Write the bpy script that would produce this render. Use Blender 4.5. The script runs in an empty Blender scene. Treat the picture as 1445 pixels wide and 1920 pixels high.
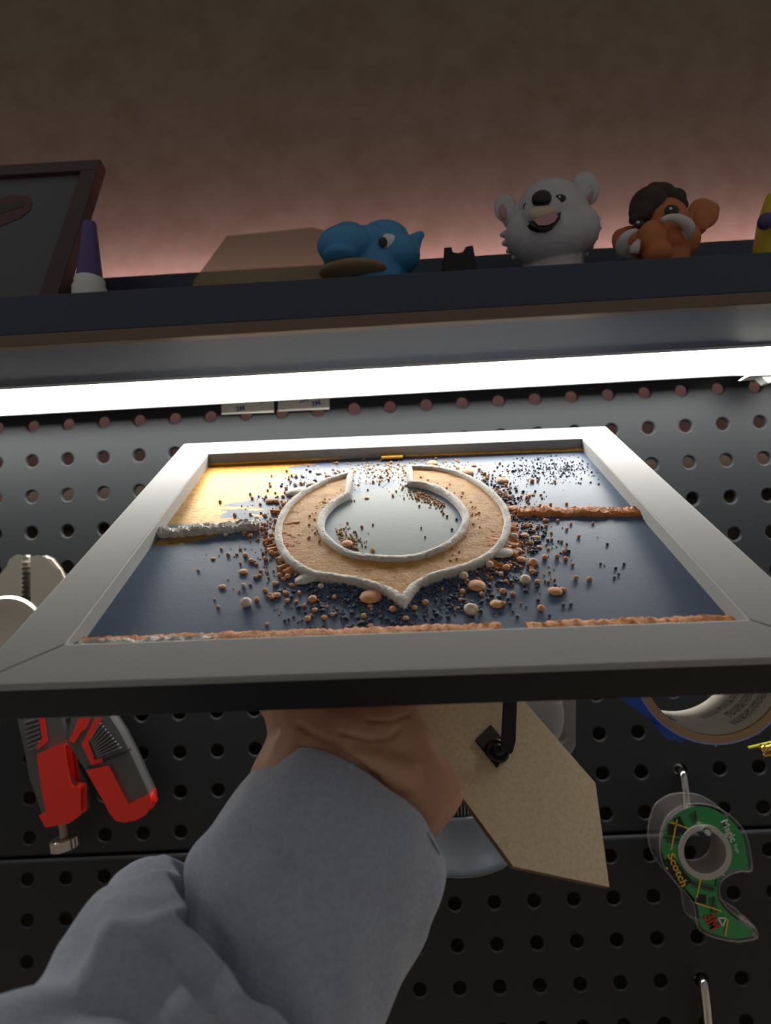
import bpy, math, random
import numpy as np
from mathutils import Matrix, Vector

# ------------------------------------------------------------------ camera, world, exposure
S = 0.001                                   # everything below is laid out in millimetres
SHIFT = np.array([-254.0, 0.0, 1350.0])     # the pegboard's reference hole ends up 1.35 m above the floor
FPX = 1060.0
CAM = np.array([254.2835, -387.968, -84.5957])
FW = np.array([-0.01808342, 0.99564468, 0.09145854]); FW /= np.linalg.norm(FW)
RT = np.array([0.99851595, 0.0226836, -0.04951116]); RT -= FW * (RT @ FW); RT /= np.linalg.norm(RT)
DN = np.cross(FW, RT)

scene = bpy.context.scene
col = scene.collection
def wv(p): return (np.asarray(p, float) + SHIFT) * S

cd = bpy.data.cameras.new('camera'); cam = bpy.data.objects.new('camera', cd); col.objects.link(cam)
cd.sensor_fit = 'VERTICAL'; cd.sensor_height = 36.0; cd.sensor_width = 36.0; cd.lens = 36.0 * FPX / 1920.0
cd.clip_start = 0.01; cd.clip_end = 20
cd.dof.use_dof = True; cd.dof.focus_distance = 0.255; cd.dof.aperture_fstop = cd.lens / 2.3
cam.matrix_world = Matrix(((RT[0], -DN[0], -FW[0], 0), (RT[1], -DN[1], -FW[1], 0), (RT[2], -DN[2], -FW[2], 0), (0, 0, 0, 1)))
cam.location = wv(CAM)
scene.camera = cam

world = bpy.data.worlds.new('world'); scene.world = world; world.use_nodes = True
world.node_tree.nodes['Background'].inputs[0].default_value = (1.0, 0.95, 0.91, 1)
world.node_tree.nodes['Background'].inputs[1].default_value = 0.125
vs = scene.view_settings
vs.view_transform = 'Standard'; vs.look = 'None'; vs.gamma = 1; vs.exposure = 0.4; vs.use_curve_mapping = False

BAR_EMISSION = 14.5          # the under-shelf light bar
GLOW_EMISSION = 33.0         # the pink strip behind the shelf

# ------------------------------------------------------------------ geometry helpers
def ray(px, py): return FW + RT * (px - 722.5) / FPX + DN * (py - 960) / FPX
def at(px, py, Y):                          # point of the plane y = Y
    r = ray(px, py); return CAM + r * (Y - CAM[1]) / r[1]
def dp(px, py, d): return at(px, py, CAM[1] + d)
def nrm(v): v = np.asarray(v, float); return v / np.linalg.norm(v)

class MB:
    def __init__(s): s.v = []; s.f = []; s.n = 0
    def add(s, verts, faces):
        s.v.extend([tuple(map(float, p)) for p in verts]); s.f.extend([tuple(i + s.n for i in f) for f in faces]); s.n += len(verts); return s
    def box(s, c, ax, ay, az):
        c, ax, ay, az = [np.asarray(q, float) for q in (c, ax, ay, az)]
        vs_ = [c + i * ax + j * ay + k * az for i in (-1, 1) for j in (-1, 1) for k in (-1, 1)]
        fs = [(0, 1, 3, 2), (4, 6, 7, 5), (0, 4, 5, 1), (2, 3, 7, 6), (0, 2, 6, 4), (1, 5, 7, 3)]
        if np.dot(np.cross(ax, ay), az) < 0: fs = [f[::-1] for f in fs]
        return s.add(vs_, fs)
    def abox(s, x0, x1, y0, y1, z0, z1):
        return s.box(((x0+x1)/2, (y0+y1)/2, (z0+z1)/2), ((x1-x0)/2, 0, 0), (0, (y1-y0)/2, 0), (0, 0, (z1-z0)/2))
    def prism(s, pts, vec):
        pts = [np.asarray(p, float) for p in pts]; vec = np.asarray(vec, float); n = len(pts)
        a = sum((np.cross(pts[i], pts[(i+1) % n]) for i in range(n)), np.zeros(3))
        if a @ vec > 0: pts = pts[::-1]
        return s.add(pts + [p + vec for p in pts], [tuple(range(n)), tuple(range(2*n-1, n-1, -1))] + [(i, n+i, n+(i+1) % n, (i+1) % n)[::-1] for i in range(n)])
    def loft(s, rings, cap=True, closed=True):
        m = len(rings[0]); vs_ = [p for r in rings for p in r]; fs = []
        for i in range(len(rings)-1):
            for j in range(m if closed else m-1):
                k = (j+1) % m; fs.append((i*m+j, i*m+k, (i+1)*m+k, (i+1)*m+j))
        if cap: fs += [tuple(range(m))[::-1], tuple((len(rings)-1)*m + j for j in range(m))]
        return s.add(vs_, fs)
    def tube(s, pts, r, n=12, cap=True, flat=1.0):
        pts = [np.asarray(p, float) for p in pts]; r = r if hasattr(r, '__len__') else [r]*len(pts)
        t0 = nrm(pts[1]-pts[0]); a = np.cross(t0, (0, 0, 1.) if abs(t0[2]) < .9 else (1., 0, 0)); a = nrm(a); rings = []
        for i, p in enumerate(pts):
            t = nrm(pts[min(i+1, len(pts)-1)] - pts[max(i-1, 0)]); a = nrm(a - t*(a @ t)); b = np.cross(t, a)
            rings.append([p + r[i]*(a*math.cos(q) + flat*b*math.sin(q)) for q in np.linspace(0, 2*math.pi, n, endpoint=False)])
        return s.loft(rings, cap)
    def lathe(s, prof, o, axis, n=32):
        o = np.asarray(o, float); ax = nrm(axis); a = nrm(np.cross(ax, (0, 1., 0) if abs(ax[1]) < .9 else (1., 0, 0))); b = np.cross(ax, a)
        rings = [[o + ax*h + max(r, 1e-3)*(a*math.cos(q) + b*math.sin(q)) for q in np.linspace(0, 2*math.pi, n, endpoint=False)] for r, h in prof]
        return s.loft(rings, True)
    def ball(s, c, r, nu=16, nv=10, fr=None):
        c = np.asarray(c, float); r = r if hasattr(r, '__len__') else (r, r, r)
        fr = fr if fr is not None else np.eye(3)
        vs_ = [c + fr[2]*r[2]]
        for i in range(1, nv):
            t = math.pi*i/nv
            for j in range(nu):
                q = 2*math.pi*j/nu
                vs_.append(c + fr[0]*r[0]*math.sin(t)*math.cos(q) + fr[1]*r[1]*math.sin(t)*math.sin(q) + fr[2]*r[2]*math.cos(t))
        vs_.append(c - fr[2]*r[2]); L = len(vs_)-1; fs = [(0, 1+j, 1+(j+1) % nu) for j in range(nu)]
        for i in range(nv-2):
            for j in range(nu):
                a = 1+i*nu+j; b = 1+i*nu+(j+1) % nu; fs.append((a, a+nu, b+nu, b))
        o = 1+(nv-2)*nu; fs += [(o+j, L, o+(j+1) % nu) for j in range(nu)]
        return s.add(vs_, fs)
    def capsule(s, a, b, ra, rb, n=14):
        a = np.asarray(a, float); b = np.asarray(b, float); t = nrm(b-a); pts = []; rr = []
        for q in np.linspace(-90, 0, 5): pts.append(a + t*ra*math.sin(math.radians(q))); rr.append(max(ra*math.cos(math.radians(q)), .05))
        for q in np.linspace(0, 90, 5): pts.append(b + t*rb*math.sin(math.radians(q))); rr.append(max(rb*math.cos(math.radians(q)), .05))
        if np.linalg.norm(b-a) < .01: return s.ball(a, ra)
        return s.tube(pts, rr, n)
    def build(s, name, m, parent=None, smooth=False, bevel=0, seg=2, base=None, local=False, angle=None):
        me = bpy.data.meshes.new(name)
        V = np.array(s.v)
        if local: V = V * S; loc = None
        else:
            org = ORG[parent.name] if parent is not None else (wv(base) if base is not None else wv(V.mean(0)*[1, 1, 0] + [0, 0, V[:, 2].min()]))
            V = wv(V) - org
        me.from_pydata(V.tolist(), [], s.f); me.update()
        o = bpy.data.objects.new(name, me); col.objects.link(o)
        if parent is not None: o.parent = parent; ORG[o.name] = ORG[parent.name]
        elif not local: o.location = org; ORG[o.name] = org
        me.materials.append(m)
        if smooth: me.polygons.foreach_set('use_smooth', [True]*len(me.polygons))
        if angle: me.set_sharp_from_angle(angle=math.radians(angle))
        if bevel:
            b = o.modifiers.new('bevel', 'BEVEL'); b.width = bevel*S; b.segments = seg; b.limit_method = 'ANGLE'; b.angle_limit = math.radians(35)
        return o
    def blob(s, name, m, parent=None, voxel=.9, it=6, base=None):       # one continuous skin over all the shapes
        o = s.build(name, m, parent, True, base=base)
        r = o.modifiers.new('remesh', 'REMESH'); r.mode = 'VOXEL'; r.voxel_size = voxel*S; r.use_smooth_shade = True
        k = o.modifiers.new('smooth', 'SMOOTH'); k.iterations = it; k.factor = .5
        bpy.context.view_layer.update()
        ev = o.evaluated_get(bpy.context.evaluated_depsgraph_get()); me = bpy.data.meshes.new_from_object(ev)
        o.modifiers.clear(); old = o.data; o.data = me; bpy.data.meshes.remove(old); me.name = name
        if not me.materials: me.materials.append(m)
        return o
ORG = {}
def tag(o, label=None, cat=None, group=None, kind=None):
    if label: o['label'] = label
    if cat: o['category'] = cat
    if group: o['group'] = group
    if kind: o['kind'] = kind
    return o
def thing(name, label, cat, base, group=None):
    o = bpy.data.objects.new(name, None); col.objects.link(o); o.empty_display_size = .01
    o.location = wv(base); ORG[o.name] = wv(base)
    return tag(o, label, cat, group)

def text_mb(body, size, o, xd, yd, nd, extrude=.15, bold=0.0):
    cu = bpy.data.curves.new('txt', 'FONT'); cu.body = body; cu.size = size; cu.extrude = extrude; cu.offset = bold; cu.resolution_u = 3
    t = bpy.data.objects.new('txt', cu); col.objects.link(t); bpy.context.view_layer.update()
    me = bpy.data.meshes.new_from_object(t.evaluated_get(bpy.context.evaluated_depsgraph_get()))
    vs_ = [np.asarray(o, float) + np.asarray(xd)*v.co.x + np.asarray(yd)*v.co.y + np.asarray(nd)*v.co.z for v in me.vertices]
    mb = MB().add(vs_, [tuple(p.vertices) for p in me.polygons])
    bpy.data.objects.remove(t); bpy.data.curves.remove(cu); bpy.data.meshes.remove(me)
    return mb

# ------------------------------------------------------------------ materials
def mat(name, c, rough=.6, metal=0., bump=None, var=None, spec=None, sss=None, aniso=None, coat=None, sheen=None):
    m = bpy.data.materials.new(name); m.use_nodes = True; nt = m.node_tree; b = nt.nodes['Principled BSDF']
    b.inputs['Base Color'].default_value = (*c, 1); b.inputs['Roughness'].default_value = rough; b.inputs['Metallic'].default_value = metal
    if spec is not None: b.inputs['Specular IOR Level'].default_value = spec
    if coat: b.inputs['Coat Weight'].default_value = coat; b.inputs['Coat Roughness'].default_value = .15
    if sheen: b.inputs['Sheen Weight'].default_value = sheen
    if sss: b.inputs['Subsurface Weight'].default_value = sss[0]; b.inputs['Subsurface Radius'].default_value = sss[1]; b.inputs['Subsurface Scale'].default_value = sss[2]
    tc = nt.nodes.new('ShaderNodeTexCoord')
    def noise(sc, det=3., rgh=.55, stretch=None):
        n = nt.nodes.new('ShaderNodeTexNoise'); n.inputs['Scale'].default_value = sc; n.inputs['Detail'].default_value = det; n.inputs['Roughness'].default_value = rgh
        if stretch:
            mp = nt.nodes.new('ShaderNodeMapping'); mp.inputs['Scale'].default_value = stretch
            nt.links.new(tc.outputs['Object'], mp.inputs[0]); nt.links.new(mp.outputs[0], n.inputs['Vector'])
        else: nt.links.new(tc.outputs['Object'], n.inputs['Vector'])
        return n
    if var:                                 # (second colour, noise scale, low, high)
        n = noise(var[1], 5.); r = nt.nodes.new('ShaderNodeMapRange'); r.inputs[1].default_value = var[2]; r.inputs[2].default_value = var[3]
        mx = nt.nodes.new('ShaderNodeMix'); mx.data_type = 'RGBA'; mx.inputs[6].default_value = (*c, 1); mx.inputs[7].default_value = (*var[0], 1)
        nt.links.new(n.outputs['Fac'], r.inputs[0]); nt.links.new(r.outputs[0], mx.inputs[0]); nt.links.new(mx.outputs[2], b.inputs['Base Color'])
    if bump:                                # (noise scale, strength, distance in mm, stretch)
        n = noise(bump[0], 4., .6, bump[3] if len(bump) > 3 else None); bp = nt.nodes.new('ShaderNodeBump')
        bp.inputs['Strength'].default_value = bump[1]; bp.inputs['Distance'].default_value = bump[2]*S
        nt.links.new(n.outputs['Fac'], bp.inputs['Height']); nt.links.new(bp.outputs[0], b.inputs['Normal'])
    return m
def clear(name, c, alpha, rough=.15):
    m = bpy.data.materials.new(name); m.use_nodes = True; nt = m.node_tree; b = nt.nodes['Principled BSDF']
    b.inputs['Base Color'].default_value = (*c, 1); b.inputs['Roughness'].default_value = rough; b.inputs['Alpha'].default_value = alpha
    return m
def glow(name, c, e):
    m = bpy.data.materials.new(name); m.use_nodes = True; nt = m.node_tree; b = nt.nodes['Principled BSDF']
    b.inputs['Base Color'].default_value = (.8, .8, .8, 1); b.inputs['Emission Color'].default_value = (*c, 1); b.inputs['Emission Strength'].default_value = e
    return m

M = dict(
    wall=mat('plaster', (.190, .150, .098), .9, bump=(420, .15, .5), var=((.163, .122, .073), 42, .40, .66)),
    peg=mat('black_powder_coat', (.024, .026, .029), .55, bump=(1500, .28, .35), spec=.25),
    peg2=mat('black_powder_coat_lower', (.024, .026, .029), .55, bump=(1500, .28, .35), spec=.25),
    shelf=mat('navy_black_paint', (.036, .046, .075), .5, bump=(1800, .3, .3)),
    under=mat('grey_shelf_underside', (.105, .120, .155), .5, bump=(1600, .2, .2)),
    bronze=mat('bronze_edge', (.17, .115, .08), .38, .35),
    black=mat('matt_black', (.004, .004, .004), .6),
    white=mat('white_plastic', (.78, .78, .75), .4),
    bar=glow('lit_diffuser', (1.0, .985, .93), BAR_EMISSION),
    glow=glow('pink_led', (1.0, .62, .78), GLOW_EMISSION),
    alu=mat('satin_aluminium', (.33, .329, .316), .58, .12, bump=(900, .12, .15, (1, 14, 1))),
    alu2=mat('satin_aluminium_cross', (.33, .329, .316), .58, .12, bump=(900, .12, .15, (14, 1, 1))),
    mdf=mat('brown_fibreboard', (.70, .56, .37), .85, bump=(1400, .4, .25), var=((.58, .45, .28), 700, .4, .7)),
    mdf_edge=mat('fibreboard_edge', (.15, .085, .045), .9),
    bone=mat('bone_white_relief', (.60, .56, .50), .6, bump=(900, .9, .8), var=((.38, .29, .21), 420, .55, .75)),
    rust=mat('orange_relief', (.70, .26, .065), .6, bump=(1500, .9, .6), var=((.46, .14, .03), 700, .45, .7)),
    tan=mat('tan_relief', (.56, .29, .085), .55, bump=(700, .6, .6), var=((.43, .18, .04), 200, .48, .72), spec=.25),
    pebble=mat('terracotta_bead', (.68, .32, .14), .6, bump=(1500, .5, .3)),
    pebblew=mat('pale_bead', (.68, .56, .44), .6, bump=(1500, .5, .3)),
    navybead=mat('navy_bead', (.035, .05, .085), .4),
    gold=mat('gold_leaf', (.95, .58, .13), .3, .4, bump=(1600, .9, .5), var=((.85, .42, .06), 800, .4, .6)),
    skin=mat('skin', (.60, .33, .215), .5, bump=(900, .35, .35), var=((.50, .25, .155), 60, .42, .7), sss=(.35, (1., .35, .16), .006)),
    nail=mat('nail', (.6, .36, .28), .3),
    cloth=mat('blue_grey_fleece', (.40, .435, .51), .95, bump=(1100, .55, .6), var=((.34, .375, .45), 700, .4, .65), sheen=.3),
    rib=mat('blue_grey_cuff_knit', (.40, .435, .51), .95, bump=(1000, .6, .6, (1, 1, 1)), var=((.34, .375, .45), 600, .4, .65), sheen=.3),
    chrome=mat('chrome', (.62, .61, .58), .16, 1.),
    steel=mat('nickel_steel', (.62, .57, .48), .3, .95, bump=(300, .2, .4)),
    red=mat('red_plastic', (.90, .032, .014), .35),
    grip=mat('charcoal_rubber', (.10, .105, .103), .55, bump=(1500, .2, .15)),
    ridge=mat('lighter_rubber_ridge', (.15, .155, .15), .5),  # ridges in a lighter grey than the grip
    bluetape=mat('blue_masking_tape', (.018, .10, .52), .5, bump=(700, .3, .2)),
    blueedge=mat('blue_tape_edge', (.30, .34, .62), .7),
    card=mat('kraft_card', (.42, .27, .145), .9, bump=(900, .5, .3)),
    paper=mat('paper_liner', (.66, .62, .54), .8),
    ink=mat('grey_ink', (.16, .155, .15), .8),
    green=mat('green_label', (.015, .29, .07), .3, coat=.4),
    green2=mat('dark_green_label', (.006, .10, .028), .3, coat=.4),
    yellow=mat('yellow_ink', (.82, .55, .03), .5),
    blackink=mat('black_ink', (.006, .007, .007), .5),
    whiteink=mat('white_ink', (.75, .78, .74), .5),
    redink=mat('red_ink', (.5, .02, .02), .5),
    blueink=mat('blue_ink', (.05, .08, .33), .6),
    clear=clear('clear_plastic', (.62, .58, .55), .08, .12),
    clear2=clear('clear_film', (.5, .48, .46), .18, .2),
    smoke=clear('amber_tinted_plastic', (.50, .36, .20), .34, .25),
    hub=mat('pale_plastic_hub', (.50, .46, .44), .3),
    greybase=mat('grey_plastic', (.17, .19, .22), .32, .1),
    fin=mat('black_fins', (.02, .02, .021), .4),
    finl=mat('pale_fin_edges', (.34, .33, .31), .4, .4),
    brass=mat('brass', (.72, .46, .12), .25, .95),
    lime=mat('lime_plastic', (.55, .60, .05), .4),
    bearw=mat('white_fur_paint', (.54, .53, .55), .6, bump=(700, .45, .5)),
    bearm=mat('cream_muzzle', (.66, .53, .40), .6),
    pink=mat('pink_paint', (.52, .27, .29), .6),
    dark=mat('black_gloss', (.012, .010, .010), .35),
    eyew=mat('eye_white', (.75, .75, .76), .3),
    blue=mat('blue_vinyl', (.06, .29, .55), .45, bump=(1500, .15, .15)),
    blued=mat('dark_blue_vinyl', (.022, .10, .28), .5),
    jaw=mat('tan_jaw', (.30, .19, .10), .5),
    orange=mat('orange_vinyl', (.55, .17, .055), .55, bump=(600, .5, .6)),
    brown=mat('dark_brown_hair', (.045, .028, .022), .75, bump=(500, .5, .7)),
    tusk=mat('ivory', (.66, .62, .60), .45),
    purple=mat('purple_plastic', (.085, .065, .20), .45),
    yellowv=mat('yellow_vinyl', (.62, .47, .03), .5),
    framepic=mat('maroon_frame', (.050, .018, .022), .45),
    picture=mat('grey_print', (.085, .085, .10), .5),
    motif=mat('maroon_print', (.085, .025, .03), .5),
    bounce_bench=mat('pale_wood', (.62, .53, .44), .6, bump=(90, .2, .3, (1, 12, 1)), var=((.54, .44, .35), 30, .4, .7)),
    sticker=mat('gold_sticker', (.85, .5, .04), .35, .3),
)
def art_material():
    m = bpy.data.materials.new('navy_board_with_gold_wash'); m.use_nodes = True; nt = m.node_tree; b = nt.nodes['Principled BSDF']
    N_ = nt.nodes.new; L = nt.links.new
    tc = N_('ShaderNodeTexCoord'); sp = N_('ShaderNodeSeparateXYZ'); L(tc.outputs['Object'], sp.inputs[0])
    def math_(op, a, b_=None):
        n = N_('ShaderNodeMath'); n.operation = op
        for i, q in enumerate((a, b_)):
            if q is None: continue
            if isinstance(q, (int, float)): n.inputs[i].default_value = q
            else: L(q, n.inputs[i])
        return n.outputs[0]
    def noise(sc, det, stretch=(1, 1, 1)):
        mp = N_('ShaderNodeMapping'); mp.inputs['Scale'].default_value = stretch; L(tc.outputs['Object'], mp.inputs[0])
        n = N_('ShaderNodeTexNoise'); n.inputs['Scale'].default_value = sc; n.inputs['Detail'].default_value = det; n.inputs['Roughness'].default_value = .65; L(mp.outputs[0], n.inputs['Vector']); return n.outputs['Fac']
    x, y = sp.outputs[0], sp.outputs[1]
    # gold wash over the upper left field: edge runs slanting from the left bar up to the top line
    edge = math_('ADD', math_('MULTIPLY', math_('SUBTRACT', y, .106), .42), .046)
    e = math_('SUBTRACT', edge, x)
    e = math_('ADD', e, math_('MULTIPLY', math_('SUBTRACT', noise(60, 10, (1, 2.6, 1)), .5), .13))
    fl = math_('MULTIPLY', math_('SUBTRACT', y, .1015), 60)
    e2 = math_('MINIMUM', math_('MULTIPLY', e, 90), fl)
    mask = N_('ShaderNodeMapRange'); mask.inputs[1].default_value = -.05; mask.inputs[2].default_value = .12; L(e2, mask.inputs[0])
    # small gold smear under the left bar
    px_ = math_('DIVIDE', math_('SUBTRACT', x, .031), .013); py_ = math_('DIVIDE', math_('SUBTRACT', math_('SUBTRACT', y, .0885), math_('MULTIPLY', math_('SUBTRACT', x, .031), .25)), .0042)
    rr = math_('ADD', math_('MULTIPLY', px_, px_), math_('MULTIPLY', py_, py_))
    rr = math_('ADD', rr, math_('MULTIPLY', math_('SUBTRACT', noise(220, 5), .5), 2.2))
    sm = N_('ShaderNodeMapRange'); sm.inputs[1].default_value = 1.1; sm.inputs[2].default_value = .8; L(rr, sm.inputs[0])
    allm = math_('MAXIMUM', mask.outputs[0], sm.outputs[0])
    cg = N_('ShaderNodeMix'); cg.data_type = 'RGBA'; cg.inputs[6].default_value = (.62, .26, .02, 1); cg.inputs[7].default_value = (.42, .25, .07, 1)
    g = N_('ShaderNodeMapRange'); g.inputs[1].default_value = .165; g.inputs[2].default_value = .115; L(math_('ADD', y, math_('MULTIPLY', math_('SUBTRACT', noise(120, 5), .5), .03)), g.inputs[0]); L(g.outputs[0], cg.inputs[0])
    gr = N_('ShaderNodeMix'); gr.data_type = 'RGBA'; gr.blend_type = 'MULTIPLY'; gr.inputs[7].default_value = (.45, .36, .25, 1); L(cg.outputs[2], gr.inputs[6])
    gm = N_('ShaderNodeMapRange'); gm.inputs[1].default_value = .48; gm.inputs[2].default_value = .66; L(noise(420, 6, (1, 2.5, 1)), gm.inputs[0]); L(gm.outputs[0], gr.inputs[0])
    cn = N_('ShaderNodeMix'); cn.data_type = 'RGBA'; cn.inputs[6].default_value = (.062, .105, .195, 1); cn.inputs[7].default_value = (.092, .135, .205, 1)
    L(noise(45, 5, (1, 3, 1)), cn.inputs[0])
    # greyer disc inside the ring: the glossy board's reflected light painted into its colour
    dx = math_('SUBTRACT', x, .1181); dy = math_('MULTIPLY', math_('SUBTRACT', y, .0985), .80)
    dr = math_('SQRT', math_('ADD', math_('MULTIPLY', dx, dx), math_('MULTIPLY', dy, dy)))
    di = N_('ShaderNodeMapRange'); di.inputs[1].default_value = .0275; di.inputs[2].default_value = .0265; L(dr, di.inputs[0])
    cdz = N_('ShaderNodeMix'); cdz.data_type = 'RGBA'; cdz.inputs[7].default_value = (.125, .155, .155, 1); L(cn.outputs[2], cdz.inputs[6]); L(di.outputs[0], cdz.inputs[0])
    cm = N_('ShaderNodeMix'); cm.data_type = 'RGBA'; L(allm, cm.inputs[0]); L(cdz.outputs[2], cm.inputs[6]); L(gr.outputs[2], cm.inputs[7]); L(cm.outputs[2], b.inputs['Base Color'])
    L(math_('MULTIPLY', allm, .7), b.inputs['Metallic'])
    b.inputs['Roughness'].default_value = .45; b.inputs['Specular IOR Level'].default_value = .45
    # fine diagonal brush lines and, towards the ring, a scuffed skin
    wv_ = N_('ShaderNodeTexWave'); wv_.inputs['Scale'].default_value = 420; wv_.inputs['Distortion'].default_value = 1.5; wv_.bands_direction = 'DIAGONAL'; L(tc.outputs['Object'], wv_.inputs['Vector'])
    h = math_('ADD', math_('MULTIPLY', wv_.outputs['Fac'], .07), math_('MULTIPLY', noise(260, 6, (1, 2, 1)), .8))
    bp = N_('ShaderNodeBump'); bp.inputs['Strength'].default_value = .22; bp.inputs['Distance'].default_value = .0004; L(h, bp.inputs['Height']); L(bp.outputs[0], b.inputs['Normal'])
    return m
M['art'] = art_material()
def printed_paper():
    m = mat('printed_paper', (.66, .62, .54), .8); nt = m.node_tree; b = nt.nodes['Principled BSDF']
    tc = nt.nodes.new('ShaderNodeTexCoord'); mp = nt.nodes.new('ShaderNodeMapping'); mp.inputs['Scale'].default_value = (1, 1, 1)
    n = nt.nodes.new('ShaderNodeTexNoise'); n.inputs['Scale'].default_value = 1500; n.inputs['Detail'].default_value = 1
    r = nt.nodes.new('ShaderNodeMapRange'); r.inputs[1].default_value = .50; r.inputs[2].default_value = .54
    mx = nt.nodes.new('ShaderNodeMix'); mx.data_type = 'RGBA'; mx.inputs[6].default_value = (.60, .57, .50, 1); mx.inputs[7].default_value = (.13, .13, .13, 1)
    nt.links.new(tc.outputs['Object'], n.inputs['Vector']); nt.links.new(n.outputs['Fac'], r.inputs[0]); nt.links.new(r.outputs[0], mx.inputs[0]); nt.links.new(mx.outputs[2], b.inputs['Base Color'])
    return m
M['print'] = printed_paper()

# ------------------------------------------------------------------ the setting
CZ = CAM[2]
mb = MB(); mb.abox(-900, 1400, 26, 46, -1340, 1250)
tag(mb.build('wall_back', M['wall']), 'mottled tan plaster wall behind the shelf and pegboard', kind='structure')

mb = MB(); mb.abox(-420, 930, -520, 20, CZ-372, CZ-336)  # unseen pale slab, added to bounce the bar's light back up
tag(mb.build('bounce_worktop', M['bounce_bench'], bevel=2), 'unseen pale wooden workbench top added below the pegboard to bounce light', kind='structure')

P = 25.4
def pegboard(rows, z_top, z_bot, m, label, proud=0.):
    cols = range(-4, 25); x0 = (cols[0]-.5)*P; x1 = (cols[-1]+.5)*P
    root = thing('pegboard_panel', label, 'pegboard', (254, 0, z_bot))
    mb = MB(); n = 24; A = [2*math.pi*k/n for k in range(n)]
    for r in rows:
        for c in cols:
            cx, cz = c*P, -r*P
            sq = []
            for a in A:
                ca, sa = math.cos(a), math.sin(a); k = P/2/max(abs(ca), abs(sa)); X, Z = cx + ca*k, cz + sa*k
                if r == rows[0] and sa*k > P/2-1e-6: Z = z_top
                if r == rows[-1] and sa*k < -P/2+1e-6: Z = z_bot
                sq.append((X, 0, Z))
            rings = [sq] + [[(cx+q*math.cos(a), y, cz+q*math.sin(a)) for a in A] for q, y in ((5.3, 0), (4.7, .3), (4.25, .95), (4.05, 2.4))]
            mb.loft(rings, cap=False)
    mb.build('perforated_sheet', m, root, smooth=True, angle=14)
    for z, s_, nm in ((z_top, 1, 'top_flange'), (z_bot, -1, 'bottom_flange')):   # rounded fold back to the wall
        mb = MB(); R = 2.2
        pr = [(R - R*math.cos(t), z + s_*R*math.sin(t)) for t in np.linspace(0, math.pi/2, 6)] + [(14, z + s_*R)]
        mb.loft([[(x0, y, zz) for y, zz in pr], [(x1, y, zz) for y, zz in pr]], cap=False, closed=False)
        mb.build(nm, m, root, smooth=True)
    root.location.y -= proud*S
    return root
Z_SEAM = -10.5*P
pegboard(range(-1, 11), 36.0, Z_SEAM+2.9, M['peg'], 'black perforated metal pegboard panel below the light bar, upper of two')
pegboard(range(11, 18), Z_SEAM-2.9, -17.5*P, M['peg2'], 'black perforated metal pegboard panel under the seam, lower of two', 1.6)

# shelf: floor, upturned front lip with a bronze edge, tall back board
def H(h): return CZ + h
XA, XB = -260, 760
sh = thing('shelf', 'long dark shelf with upturned front lip and bronze edge above the light', 'shelf', (254, -60, H(120.5)))
MB().abox(XA, XB, CAM[1]+280, CAM[1]+381, H(120.5), H(126.5)).build('shelf_board', M['under'], sh)
MB().abox(XA, XB, CAM[1]+276, CAM[1]+281, H(126), H(147)).build('front_lip', M['shelf'], sh, bevel=.8)
MB().abox(XA, XB, CAM[1]+274.6, CAM[1]+281, H(119.6), H(125.8)).build('bronze_edge_strip', M['bronze'], sh, bevel=.9)
MB().abox(XA, XB, CAM[1]+376, CAM[1]+381, H(126.5), H(210)).build('back_board', M['shelf'], sh, bevel=.6)

gl = thing('led_strip', 'thin pink glowing light strip fixed behind the shelf back board', 'light strip', (254, -3, H(150)))
MB().abox(XA, XB, -6.9, -1, H(196), H(205)).build('strip_backing', M['black'], gl)
MB().abox(XA+10, XB-10, -1, 2.5, H(198), H(203.6)).build('glowing_diodes', M['glow'], gl)

# light bar under the shelf
DF, DB = CAM[1]+335.5, CAM[1]+370.6
lb = thing('light_bar', 'long white under-shelf light bar switched on', 'light', (254, (DF+DB)/2, H(113)))
MB().abox(-150, 660, DF+.6, DB, H(118.9), H(119.3)).build('diffuser', M['bar'], lb)
MB().abox(-150, 660, DF, DB, H(119.3), H(120.5)).build('top_housing', M['white'], lb)
MB().abox(-150, 660, DF, DF+.6, H(118.9), H(119.3)).build('front_edge', M['white'], lb)
MB().abox(-150, 660, DB, DB+2.6, H(113.2), H(120.5)).build('rear_housing', M['white'], lb, bevel=.6)
p0 = at(1406, 712, DB+1)
cl = thing('cable_clip', 'small white plastic clip hanging at the right end of the light bar', 'clip', p0)
mb = MB(); mb.prism([at(1406, 703, DB-8), at(1424, 690, DB-8), at(1475, 687, DB-8), at(1475, 699, DB-8)], (0, 10, 0)); mb.build('clip_plate', M['white'], cl, bevel=.5)
mb = MB(); mb.prism([at(1424, 702, DB-6), at(1475, 698, DB-6), at(1475, 706, DB-6), at(1440, 716, DB-6)], (0, 7, 0)); mb.build('clip_hook', M['white'], cl, bevel=.4)

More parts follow.
